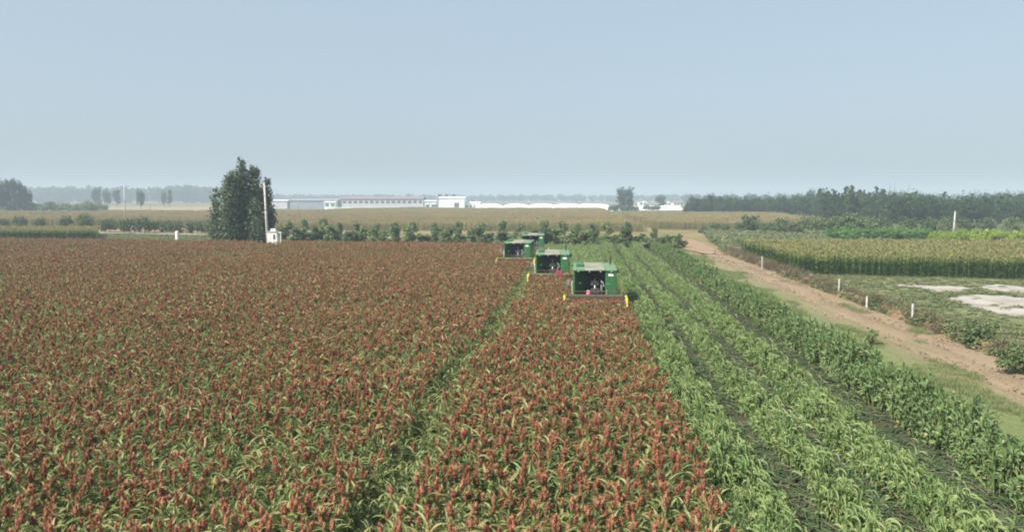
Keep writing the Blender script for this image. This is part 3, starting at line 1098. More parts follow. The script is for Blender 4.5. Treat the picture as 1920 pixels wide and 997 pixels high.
# ================================================================== trees
def crown(seed, lobes, n, ls, clump=26, spread=.5, droop=.3, tall=1.0):
    """leaf-sized faces gathered in clumps over and through a set of ellipsoids"""
    g = np.random.default_rng(seed)
    lobes = [(np.array(c, float), np.array(q, float)) for c, q in lobes]
    vol = np.array([np.prod(q) ** .72 for c, q in lobes]); vol /= vol.sum()
    nc = max(4, n // clump)
    which = g.choice(len(lobes), nc, p=vol)
    d = g.normal(size=(nc, 3)); d /= np.linalg.norm(d, axis=1)[:, None]
    rad = g.random(nc) ** .38
    C = np.array([c for c, q in lobes])[which]
    Q = np.array([q for c, q in lobes])[which]
    cc = C + d * Q * rad[:, None]
    k = g.integers(0, nc, n)
    size = (Q[k].min(1) * spread).clip(.12, 1.3)
    p = cc[k] + g.normal(size=(n, 3)) * size[:, None] * .42 * np.array([1, 1, tall])
    p[:, 2] = np.maximum(p[:, 2], .12)
    a = g.normal(size=(n, 3)); a[:, 2] -= droop; a /= np.linalg.norm(a, axis=1)[:, None]
    h = g.normal(size=(n, 3)) * .7 + d[k] + np.array([0, 0, .5])
    b = np.cross(a, h); b /= np.linalg.norm(b, axis=1)[:, None] + 1e-9
    L = ls * g.uniform(.6, 1.35, n)[:, None]
    w = L * g.uniform(.28, .5, n)[:, None]
    V = np.stack([p - a * L * .5, p + b * w, p + a * L * .5, p - b * w], 1).reshape(-1, 3)
    Fc = np.arange(4 * n).reshape(-1, 4)
    return V, Fc


def np_mesh(name, V, Fc, mat):
    me = bpy.data.meshes.new(name)
    nv, nf = len(V), len(Fc)
    me.vertices.add(nv)
    me.vertices.foreach_set("co", np.asarray(V, np.float32).ravel())
    me.loops.add(nf * 4)
    me.loops.foreach_set("vertex_index", np.asarray(Fc, np.int32).ravel())
    me.polygons.add(nf)
    me.polygons.foreach_set("loop_start", np.arange(0, nf * 4, 4, dtype=np.int32))
    me.update(calc_edges=True)
    me.materials.append(M[mat])
    return me


def trunk_mesh(seed, H, rad, lobes, n_limbs=6):
    r = random.Random(seed)
    m = MB()
    bend = r.uniform(-.03, .03) * H
    m.tube([(0, 0, -.1), (bend * .3, 0, H * .25), (bend, bend * .5, H * .55), (bend, bend, H * .85)], [rad * 1.25, rad, rad * .7, rad * .15], 7)
    for k in range(n_limbs):
        c, q = r.choice(lobes)
        z = H * r.uniform(.2, .6)
        e = [c[j] + r.uniform(-.5, .5) * q[j] for j in range(3)]
        b0 = (bend * z / H, bend * .5 * z / H, z)
        mid = tuple((b0[j] * .45 + e[j] * .55) for j in range(2)) + ((z + e[2]) / 2 + .05 * H,)
        m.tube([b0, mid, tuple(e)], [rad * .5, rad * .3, rad * .08], 5)
    return m.data("trunk", 'bark', True)


def tree_kind(seed, lobes, H, rad, n, ls, mat, **kw):
    V, Fc = crown(seed, lobes, n, ls, **kw)
    return trunk_mesh(seed + 1, H, rad, lobes), np_mesh("crown", V, Fc, mat)


def plant_tree(name, kind, loc, label, cat, group=None, scale=1.0, rz=None):
    o = link(name, None, loc=loc, rz=rnd.uniform(0, 6.28) if rz is None else rz, label=label, cat=cat, group=group, scale=scale)
    link("trunk", kind[0], o)
    link("crown", kind[1], o)
    return o


def round_lobes(r, H, rx, z0, k=9):
    L = [((0, 0, z0 + (H - z0) * .52), (rx * .72, rx * .72, (H - z0) * .42))]
    for q in range(k):
        a = 2 * math.pi * q / k + r.uniform(-.4, .4)
        z = z0 + (H - z0) * r.uniform(.15, .78)
        f = math.sin(math.pi * min(.95, max(.12, (z - z0) / (H - z0) * .8 + .12)))
        L.append(((math.cos(a) * rx * .62 * f, math.sin(a) * rx * .62 * f, z), (rx * r.uniform(.3, .48), rx * r.uniform(.3, .48), (H - z0) * r.uniform(.13, .24))))
    return L


def column_lobes(r, H, rx, z0, k=10):
    L = []
    for q in range(k):
        f = q / (k - 1)
        z = z0 + (H - z0) * (.06 + .84 * f)
        w = rx * (math.sin(math.pi * (.18 + .72 * f)) ** .8) * r.uniform(.75, 1.05)
        a = r.uniform(0, 6.28)
        L.append(((math.cos(a) * rx * .3, math.sin(a) * rx * .3, z), (w * .75, w * .75, (H - z0) * .12)))
    return L


# the big many-stemmed poplar clump by the power pole
YB = 115.0
big_lobes = []
br = random.Random(9)
for du, vt, vb, w in [(0, 303, 430, 17), (-22, 322, 440, 15), (22, 314, 430, 18), (10, 325, 450, 20), (-12, 330, 452, 20), (-42, 352, 440, 11), (-34, 380, 452, 17), (38, 338, 430, 13), (36, 370, 450, 17), (-46, 395, 450, 13), (48, 385, 440, 10), (0, 380, 455, 34), (-24, 400, 455, 22), (24, 395, 455, 22)]:
    k = YB / F_PX
    zt, zb = top_z(vt, YB), max(.5, top_z(vb, YB))
    yy = br.uniform(-2.6, 2.6)
    nseg = 5
    for q in range(nseg):
        f = (q + .5) / nseg
        rw = 1.12 * w * k * (.45 + .6 * math.sin(math.pi * min(.98, .25 + .72 * f)) - .25 * f)
        big_lobes.append(((du * k + br.uniform(-.2, .2), yy, zb + (zt - zb) * f), (rw, rw * 1.2, (zt - zb) / nseg * .75)))
V, Fc = crown(901, big_lobes, 80000, .27, 26, .75, -.5, 1.35)
bt = link("poplar_tree", None, loc=off(455, YB), label="tall dark poplar clump beside the leaning power pole", cat="tree")
bm_ = MB()
for a, (x, y) in enumerate([(0, 0), (-.9, .6), (.9, -.3), (-2.2, .2), (2.0, .9)]):
    hh = [11.5, 9, 10, 6.5, 7][a]
    bm_.tube([(x * .4, y * .4, -.1), (x * .8, y * .8, hh * .35), (x, y, hh)], [.22, .16, .03], 7)
bm_.build("trunk", 'bark', bt, True)
link("crown", np_mesh("crown", V, Fc, 'poplar_leaf'), bt)

# young orchard trees behind the sorghum
def sapling(seed, mat='orchard_leaf', H=3.4):
    r = random.Random(seed)
    L = []
    for q in range(11):
        a = r.uniform(0, 6.28)
        e = r.uniform(.2, .8)
        z = H * r.uniform(.14, .85)
        L.append(((math.cos(a) * e, math.sin(a) * e, z), (r.uniform(.35, .6), r.uniform(.35, .6), r.uniform(.5, .8))))
    for q in range(3):
        L.append(((r.uniform(-.5, .5), r.uniform(-.5, .5), H * .9), (.16, .16, .5)))
    return tree_kind(seed, L, H, .07, 2600, .24, mat, clump=18, spread=.7, droop=-.4)


orch = [sapling(600 + k) for k in range(5)]
pos_u = 533
gi = 0
while pos_u < 1285:
    s = 122 + (960 - pos_u) * .026 + rnd.uniform(-2.5, 3)
    plant_tree("orchard_tree", orch[gi % 5], off(pos_u, s), "young bushy fruit tree in the row behind the cut field", "tree", "young trees along the lane", (rnd.uniform(.8, 1.25), rnd.uniform(.8, 1.25), rnd.uniform(.42, .9)))
    pos_u += rnd.uniform(8, 26)
    gi += 1
pos_u = 540
while pos_u < 1240:
    s = 146 + (960 - pos_u) * .03 + rnd.uniform(-3, 4)
    plant_tree("orchard_tree", orch[gi % 5], off(pos_u, s), "young bushy fruit tree standing beyond the pale lane", "tree", "young trees beyond the lane", rnd.uniform(.7, 1.0))
    pos_u += rnd.uniform(24, 48)
    gi += 1

# bushes
def bush(seed, mat, H, rx, n, ls):
    r = random.Random(seed)
    return tree_kind(seed, round_lobes(r, H, rx, .15, 8), H, .06, n, ls, mat, clump=20, spread=.55, droop=-.1)


bushes = [bush(640 + k, 'bush_leaf', 2.6, 1.7, 1500, .22) for k in range(4)]
for u, Y, sc_ in [(198, 168, .9), (206, 172, 1.1), (232, 168, 1.0), (252, 170, 1.25), (272, 166, 1.2), (290, 170, 1.1), (312, 168, .95), (330, 165, 1.15), (358, 164, .9), (378, 163, 1.0), (392, 160, 1.2), (405, 158, 1.0)]:
    plant_tree("hedge_bush", bushes[rnd.randrange(4)], off(u, Y), "dark green bush in the loose hedge beside the poplar clump", "bush", "bushes of the loose hedge", sc_ * rnd.uniform(1.0, 1.2))
for u, Y, sc_ in [(8, 196, .9), (40, 195, 1.15), (76, 197, 1.05), (124, 196, 1.15), (160, 194, 1.5)]:
    plant_tree("round_shrub", bushes[rnd.randrange(4)], off(u, Y), "lone rounded shrub at the near edge of the tawny corn", "shrub", "scattered shrubs by the tawny corn", sc_ * 1.05)
for u, v, sc_ in [(1832, 655, .62), (1800, 636, .34), (1905, 705, .5), (1640, 582, .36), (1745, 615, .3), (1508, 528, .42), (1690, 600, .25)]:
    plant_tree("bank_bush", bushes[rnd.randrange(4)], at(u, v, -.05), "small bush growing on the low bank beside the track", "bush", "bushes on the track bank", sc_)
plant_tree("verge_sapling", orch[2], at(1634, 648, .08), "tiny green sapling alone in the middle of the grassy track", "sapling", None, .25)

# wood on the far side
broad = []
for k in range(5):
    r_ = random.Random(700 + k)
    broad.append(tree_kind(700 + k, round_lobes(r_, 7.2, 3.4, .5, 12), 7.2, .16, 3600, .34, 'wood_leaf', clump=30, spread=.6, droop=0))
pops = []
for k in range(4):
    r_ = random.Random(720 + k)
    pops.append(tree_kind(720 + k, column_lobes(r_, 10.5, 1.7, .8, 12), 10.5, .14, 2400, .32, 'wood_leaf', clump=24, spread=.6, droop=-.4))
for k in range(34):
    u = 1292 + 255 * (k + rnd.uniform(-.4, .4)) / 34
    Y = rnd.choice([335, 345, 356]) - (u - 1290) * .10
    plant_tree("broadleaf_tree", broad[k % 5], off(u, Y), "dark rounded tree in the wood edge facing the brownish corn", "tree", "rounded trees of the far wood", rnd.uniform(.85, 1.38))
for k in range(34):
    u = 1536 + 128 * (k + rnd.uniform(-.4, .4)) / 34
    Y = rnd.uniform(245, 275)
    plant_tree("slim_poplar", pops[k % 4], off(u, Y), "slim upright poplar in the tall clump of the wood", "tree", "upright poplars of the far wood", rnd.uniform(.9, 1.15))
for k in range(66):
    u = 1655 + 300 * (k + rnd.uniform(-.5, .5)) / 66
    Y = rnd.choice([225, 240, 258, 275])
    if k % 3:
        plant_tree("broadleaf_tree", broad[k % 5], off(u, Y), "dark rounded tree in the wood behind the bright bushes", "tree", "rounded trees behind the bushes", rnd.uniform(.85, 1.4))
    else:
        plant_tree("slim_poplar", pops[k % 4], off(u, Y), "slim upright poplar among the trees behind the bright bushes", "tree", "slim trees behind the bushes", rnd.uniform(.75, .95))
plant_tree("slim_poplar", pops[1], off(1870, 215), "pointed slim tree rising above the wood behind lime bushes", "tree", None, .82)
plant_tree("broadleaf_tree", broad[2], off(1518, 395), "single tall tree top rising above the rounded wood", "tree", None, (.95, .95, 1.72))
for u, Y, sc_ in [(1408, 168, 1.45), (1452, 165, 1.05), (1468, 160, 1.2), (1490, 158, 1.0), (1512, 168, 1.35), (1532, 160, 1.25), (1552, 165, 1.4), (1578, 160, 1.7), (1600, 158, 1.75), (1625, 165, 1.5), (1655, 168, 1.4), (1700, 165, 1.3), (1740, 168, 1.25), (1436, 172, .9), (1385, 175, .8), (1360, 172, .7), (1340, 170, .75), (1320, 165, .6), (1775, 170, 1.3), (1810, 170, 1.3), (1850, 168, 1.2), (1900, 170, 1.3)]:
    plant_tree("undergrowth_bush", bushes[rnd.randrange(4)], off(u, Y), "mid-green bush in the scrub before the dark wood", "bush", "scrub bushes before the wood", sc_ * rnd.uniform(1, 1.15))
brights = [bush(660 + k, 'bright_leaf', 2.5, 1.8, 1500, .22) for k in range(3)]
for k in range(15):
    u = 1562 + 190 * (k + rnd.uniform(-.3, .3)) / 15
    plant_tree("bright_bush", brights[k % 3], off(u, rnd.uniform(132, 140)), "fresh green bush just behind the tall corn", "bush", "fresh green bushes behind the corn", rnd.uniform(.85, 1.08))
limes = [bush(670 + k, 'lime_leaf', 2.4, 1.8, 1500, .24) for k in range(3)]
for k in range(14):
    u = 1752 + 190 * (k + rnd.uniform(-.3, .3)) / 14
    plant_tree("lime_bush", limes[k % 3], off(u, rnd.uniform(126, 134)), "yellow-green bush behind the tall corn", "bush", "yellow-green bushes behind the corn", rnd.uniform(.72, 1.0))

# trees in the far middle and left
far_round = []
for k in range(3):
    r_ = random.Random(740 + k)
    far_round.append(tree_kind(740 + k, round_lobes(r_, 16, 7, 2.0, 12), 16, .4, 4500, .7, 'wood_leaf', clump=30, spread=.5, droop=0))
plant_tree("round_tree", far_round[0], off(1171, 470), "big round tree standing alone beside the white tunnels", "tree", None, (.92, .92, .98))
plant_tree("round_tree", far_round[1], off(1238, 560), "smaller hazy round tree among the white sheds", "tree", None, (.62, .62, .72))
fb = [bush(690 + k, 'wood_leaf', 4.2, 3.6, 1400, .5) for k in range(2)]
for k, u in enumerate([1146, 1156, 1168, 1180, 1190]):
    plant_tree("low_bush", fb[k % 2], off(u, 452 + 4 * (k % 2)), "low dark bush at the foot of the big round tree", "bush", "bushes under the round tree", rnd.uniform(.8, 1.05))
for k, u in enumerate([1212, 1222, 1232]):
    plant_tree("low_bush", fb[k % 2], off(u, 490), "low dark bush in front of the white sheds", "bush", "bushes before the white sheds", rnd.uniform(.7, .9))
for k, (u, Y, h) in enumerate([(-30, 400, 1.25), (2, 405, 1.22), (22, 410, 1.2), (38, 404, 1.15), (50, 412, .85)]):
    plant_tree("round_tree", far_round[k % 3], off(u, Y), "tall dark tree at the end of the tawny corn", "tree", "tall trees ending the corn", (.62, .62, h))
light_b = [bush(695 + k, 'orchard_leaf', 5.0, 3.0, 1600, .42) for k in range(3)]
for k in range(22):
    u = 8 + 196 * (k + rnd.uniform(-.4, .4)) / 22
    plant_tree("field_edge_tree", light_b[k % 3], off(u, rnd.uniform(398, 420)), "low green tree lining the far edge of the tawny corn", "tree", "low trees lining the corn", rnd.uniform(.9, 1.35))
for u, Y, w, h in [(266, 520, .4, .98), (185, 640, .6, 1.15), (203, 640, .55, 1.05), (310, 640, .35, 1.0), (321, 640, .3, 1.0), (222, 660, .5, 1.0)]:
    plant_tree("field_tree", far_round[rnd.randrange(3)], off(u, Y), "hazy narrow tree standing before the distant blue treeline", "tree", "hazy trees before the treeline", (w, w, h))
for u in (826, 838, 850):
    plant_tree("field_tree", far_round[rnd.randrange(3)], off(u, 600), "hazy tree top showing above the pale green shed", "tree", "trees behind the pale shed", (.3, .3, .72))

# distant woods, one mass
far_low = []
for k in range(4):
    r_ = random.Random(760 + k)
    V, Fc = crown(760 + k, round_lobes(r_, 15, 7.5, .5, 10), 700, 1.5, 18, .6, 0)
    far_low.append(np_mesh("far_tree_%d" % k, V, Fc, 'wood_leaf'))
belt_coll = protos("belt_source", far_low)


def belt(name, u0, u1, Y, depth, n, h, label):
    us = rng.uniform(u0, u1, n); Ys = Y + rng.uniform(0, depth, n)
    P = np.array([off(a, b) for a, b in zip(us, Ys)])
    hs = h * (.8 + .35 * vnoise(P[:, 0], P[:, 1], 45, 81)) * rng.uniform(.85, 1.12, n)
    scatter(name, belt_coll, P, np.stack([np.zeros(n), np.zeros(n), rng.uniform(0, 6.28, n)], 1), np.stack([hs, hs, hs], 1), rng.integers(0, 4, n), label, "treeline")


belt("far_treeline", -250, 430, 1150, 140, 330, 1.7, "blue-grey treeline on the horizon behind the hazy narrow trees")
belt("far_treeline", 420, 1300, 1500, 300, 420, 1.05, "faint hazy treeline on the horizon behind sheds and tunnels")
belt("far_treeline", 1280, 2200, 1100, 200, 300, .95, "hazy woods on the horizon behind the dark wood")

# ================================================================== far buildings and tunnels
def shed(name, u0, u1, Y, depth, vt, wall, roof, label, rise=1.2, windows=0, wrow=(.5, .8), cat="shed", door=False, ridge='x'):
    x0, x1 = off(u0, Y)[0], off(u1, Y)[0]
    w = x1 - x0
    h = top_z(vt, Y)
    eav = h - rise
    o = link(name, None, loc=((x0 + x1) / 2, Y, 0), label=label, cat=cat)
    wl = MB().box(-w / 2, w / 2, 0, depth, 0, eav).build("wall", wall, o)
    e = .5
    if ridge == 'x':
        MB().prism([(-e, eav - .05), (depth / 2, h), (depth + e, eav - .05), (depth + e, eav + .2), (depth / 2, h + .25), (-e, eav + .2)], 'x', -w / 2 - e, w / 2 + e).build("roof", roof, o)
    else:
        MB().prism([(-w / 2 - e, eav - .05), (0, h), (w / 2 + e, eav - .05), (w / 2 + e, eav + .2), (0, h + .25), (-w / 2 - e, eav + .2)], 'y', -e, depth + e).build("roof", roof, o)
        MB().prism([(-w / 2, eav), (w / 2, eav), (0, h - .02)], 'y', .02, depth - .02).build("gable", wall, o)
    for k in range(windows):
        xa = -w / 2 + w * (k + .18) / windows
        xb = -w / 2 + w * (k + .82) / windows
        fr = MB().box(xa, xb, -.10, -.003, eav * wrow[0], eav * wrow[1]).build("window", 'far_glass', o)
        MB().box(xa - .12, xb + .12, -.14, -.004, eav * wrow[0] - .25, eav * wrow[0] - .004).build("sill", 'wall_white', fr)
    if door:
        MB().box(w * .1, w * .1 + 3.4, -.12, -.003, 0, eav * .6).build("door", 'far_glass', o)
    return o


shed("long_barn", 642, 794, 520, 14, 369, 'wall_grey', 'roof_red', "long grey barn with a row of dark windows and dull red roof", 1.6, 15, (.58, .84), "barn")
shed("blue_shed", 545, 634, 540, 18, 373, 'roof_blue', 'roof_blue', "low hazy blue-grey shed beside the long barn", 1.2, 0, cat="shed")
shed("mint_hut", 609, 630, 524, 8, 378, 'wall_mint', 'wall_white', "small pale mint hut in front of the blue-grey shed", .6, 2, (.45, .8), "hut")
shed("white_hut", 797, 818, 512, 8, 376, 'wall_white', 'wall_white', "small white flat-roofed hut between barn and pale shed", .5, 2, (.3, .62), "hut", True)
shed("pale_shed", 823, 871, 508, 22, 369, 'wall_mint', 'wall_white', "large pale greenish shed with white gable", .9, 0, cat="shed", door=True)
shed("white_annexe", 873, 900, 512, 7, 379, 'wall_white', 'wall_white', "low white annexe beside the pale greenish shed", .4, 4, (.35, .65), "annexe")
shed("white_house", 1198, 1212, 600, 9, 374, 'wall_white', 'roof_blue', "white house half hidden near the smaller round tree", 1.4, 2, (.5, .8), "house", ridge='y')
shed("white_house", 1246, 1256, 600, 9, 375, 'wall_white', 'roof_blue', "small white house to the side of the smaller round tree", 1.2, 2, (.5, .8), "house", ridge='y')
shed("white_house", 1262, 1280, 590, 9, 377, 'wall_white', 'roof_red', "white house with reddish roof at the wood's end", 1.2, 3, (.5, .8), "house")
shed("grey_shed", 510, 540, 560, 10, 375, 'wall_grey', 'wall_white', "low grey shed with white roof behind the power pole", .6, 0, cat="shed")
MB().box(-66, 22, 0, .25, 0, 1.7).build("boundary_wall", 'wall_white', loc=off(800, 500), label="long low white wall in front of the barn and sheds", cat="wall")


def tunnel(u, Y, w, h, depth, label, group):
    o = link("plastic_tunnel", None, loc=off(u, Y), label=label, cat="greenhouse", group=group)
    arc = [(-w / 2 * math.cos(math.pi * k / 14), h * math.sin(math.pi * k / 14) ** .5) for k in range(15)]
    m = MB()
    n = len(arc)
    v = [(a, y, z) for y in (0, depth) for a, z in arc]
    m.add(v, [(k, k + 1, n + k + 1, n + k) for k in range(n - 1)])
    m.build("film_cover", 'film', o, True)
    MB().add([(a, .02, z) for a, z in arc], [tuple(range(n))]).build("end_sheet", 'film', o)
    MB().box(-1.1, 1.1, -.06, .016, 0, 2.0).build("door", 'white_paint', o)
    for k in range(4):
        MB().tube([(a * 1.005, depth * k / 3, z * 1.005 + .03) for a, z in arc], .05, 5).build("hoop", 'steel', o)
    return o


for k, u in enumerate([917, 968, 1019, 1068, 1118]):
    tunnel(u, 505 - 3 * k, 18.3, 4.0, 40, "white plastic growing tunnel in the row beyond the tawny corn", "white tunnels beyond the corn")
for k, u in enumerate([1206, 1232, 1262]):
    tunnel(u, 512, 11, 2.6, 24, "low white plastic tunnel behind the brownish corn", "white tunnels behind the brownish corn")
for k, (u, h) in enumerate([(1665, 343), (1674, 343), (1700, 346)]):
    Y = 1000.0
    H = top_z(h, Y)
    o = link("lattice_mast", None, loc=off(u, Y), label="thin hazy lattice mast far behind the wood", cat="mast", group="masts on the horizon")
    for q in range(4):
        sx_, sy_ = (-1, 1)[q & 1], (-1, 1)[q >> 1]
        MB().tube([(sx_ * 1.0, sy_ * 1.0, 0), (sx_ * .2, sy_ * .2, H)], .14, 4).build("leg", 'steel', o)
    m = MB()
    for q in range(10):
        z = H * q / 10; e = 1.0 - .8 * q / 10; e2 = 1.0 - .8 * (q + 1) / 10
        m.tube([(-e, -e, z), (e2, -e2, H * (q + 1) / 10)], .08, 4)
        m.tube([(e, e, z), (-e2, e2, H * (q + 1) / 10)], .08, 4)
    m.build("bracing", 'steel', o)

# ================================================================== poles, pump hut, posts
def pole(loc, H, label, lean=(0, 0), arms=True):
    o = link("power_pole", None, loc=loc, label=label, cat="pole")
    o.rotation_euler = (lean[0], lean[1], 0)
    MB().tube([(0, 0, -.3), (0, 0, H * .5), (0, 0, H)], [.19, .16, .11], 12).build("shaft", 'concrete', o, True)
    if arms:
        a = MB().box(-.7, .7, -.05, .05, H - .5, H - .4).build("crossarm", 'grey_metal', o)
        for x in (-.62, 0, .62):
            z0 = H - .4 if x else H
            MB().lathe([(.0, z0), (.045, z0 + .02), (.06, z0 + .08), (.03, z0 + .1), (.055, z0 + .16), (.0, z0 + .2)], 'z', (x, 0, 0), 8).build("insulator", 'white_paint', a, True)
    for z in (H * .62, H * .3):
        MB().lathe([(.185, z - .04), (.2, z - .03), (.2, z + .03), (.185, z + .04)], 'z', n=12).build("band", 'grey_metal', o)
    return o


pole(off(502, 105.6), top_z(344, 105.6), "pale concrete power pole leaning beside the poplar clump", (0, -.03))
pole(off(236, 215), top_z(350, 215), "white concrete pole standing in the loose hedge", (0, 0))
pole(off(560, 380), top_z(362, 380), "thin far pole in the tawny corn before the blue-grey shed")
pole(off(640, 460), top_z(361, 460), "thin far pole beside the small mint hut")
pole(off(1788, 150), top_z(396, 150), "short white pole standing among the lime bushes", (0, .02), False)
pole(off(283, 520), top_z(366, 520), "thin far pole near the lone narrow hazy tree")

# pump hut: whitewashed box, flat slab, door and a pipe frame at its side
hut = link("pump_hut", None, loc=off(512, 105.3), rz=R(8), label="small whitewashed pump hut at the foot of the power pole", cat="hut")
MB().box(-.8, .5, 0, 1.6, 0, 2.85).build("wall", 'limewash', hut)
MB().box(-.86, .56, -.06, 1.66, 2.853, 2.95).build("roof_slab", 'concrete', hut)
MB().box(-.4, .25, .4, 1.1, 2.953, 3.3).build("roof_tank", 'limewash', hut)
d = MB().box(.0, .2, -.05, -.003, 1.9, 2.5).build("door", 'dark_metal', hut)
MB().box(.03, .06, -.09, -.053, 2.1, 2.2).build("handle", 'grey_metal', d)
for x in (.66, .98):
    MB().tube([(x, .2, 0), (x, .2, 2.75)], .07, 8).build("frame_post", 'limewash', hut)
MB().box(.58, 1.06, .13, .27, 2.753, 2.87).build("frame_beam", 'limewash', hut)
MB().lathe([(.02, 0), (.25, 0), (.25, 2.5), (.23, 2.62), (.16, 2.7), (.0, 2.74)], 'z', n=14).build("standpipe", 'limewash', loc=off(332, 111.5), label="squat white concrete standpipe at the edge of the sorghum", cat="standpipe")

for (u, v, h) in [(1573, 549, 1.05), (1625, 573, .62), (1711, 600, .95), (1429, 503, 1.25), (1521, 527, .6)]:
    m = MB()
    m.prism([(-.055, -.055), (.055, -.055), (.045, .055), (-.045, .055)], 'z', -.1, h)
    m.prism([(-.04, -.04), (.04, -.04), (.03, .04), (-.03, .04)], 'z', h, h + .04)
    o = m.build("marker_post", 'concrete', loc=at(u, v, .25), label="short white concrete post on the bank beside the track", cat="post", group="concrete posts along the track bank")
    o.rotation_euler = (rnd.uniform(-.06, .06), rnd.uniform(-.10, .10), rnd.uniform(0, 1))

# ================================================================== harvesters
def wheel(parent, x, y, rad, wd, name="wheel"):
    w = link(name, None, parent, loc=(x, y, rad))
    prof = [(rad * .58, -wd / 2), (rad * .86, -wd / 2), (rad * .96, -wd * .38), (rad, -wd * .2), (rad, wd * .2), (rad * .96, wd * .38), (rad * .86, wd / 2), (rad * .58, wd / 2)]
    m = MB().lathe(prof, 'x', n=28)
    for k in range(18):
        a = 2 * math.pi * k / 18
        c, s_ = math.cos(a), math.sin(a)
        for sd in (-1, 1):
            v = []
            for (xx, da) in ((sd * .02, 0), (sd * wd * .48, .16)):
                for rr in (rad * .97, rad * 1.035):
                    for e in (-.045, .045):
                        v.append((xx, rr * math.cos(a + da + e), rr * math.sin(a + da + e)))
            m.add(v, [(0, 1, 3, 2), (4, 6, 7, 5), (0, 4, 5, 1), (2, 3, 7, 6), (0, 2, 6, 4), (1, 5, 7, 3)])
    m.build("tyre", 'rubber', w)
    MB().lathe([(.0, -wd * .18), (rad * .2, -wd * .2), (rad * .5, -wd * .1), (rad * .585, -wd * .46), (rad * .6, -wd * .46), (rad * .6, wd * .46), (rad * .585, wd * .46), (rad * .5, wd * .1), (rad * .2, wd * .2), (.0, wd * .18)], 'x', n=24).build("rim", 'yellow_paint', w, True)
    return w


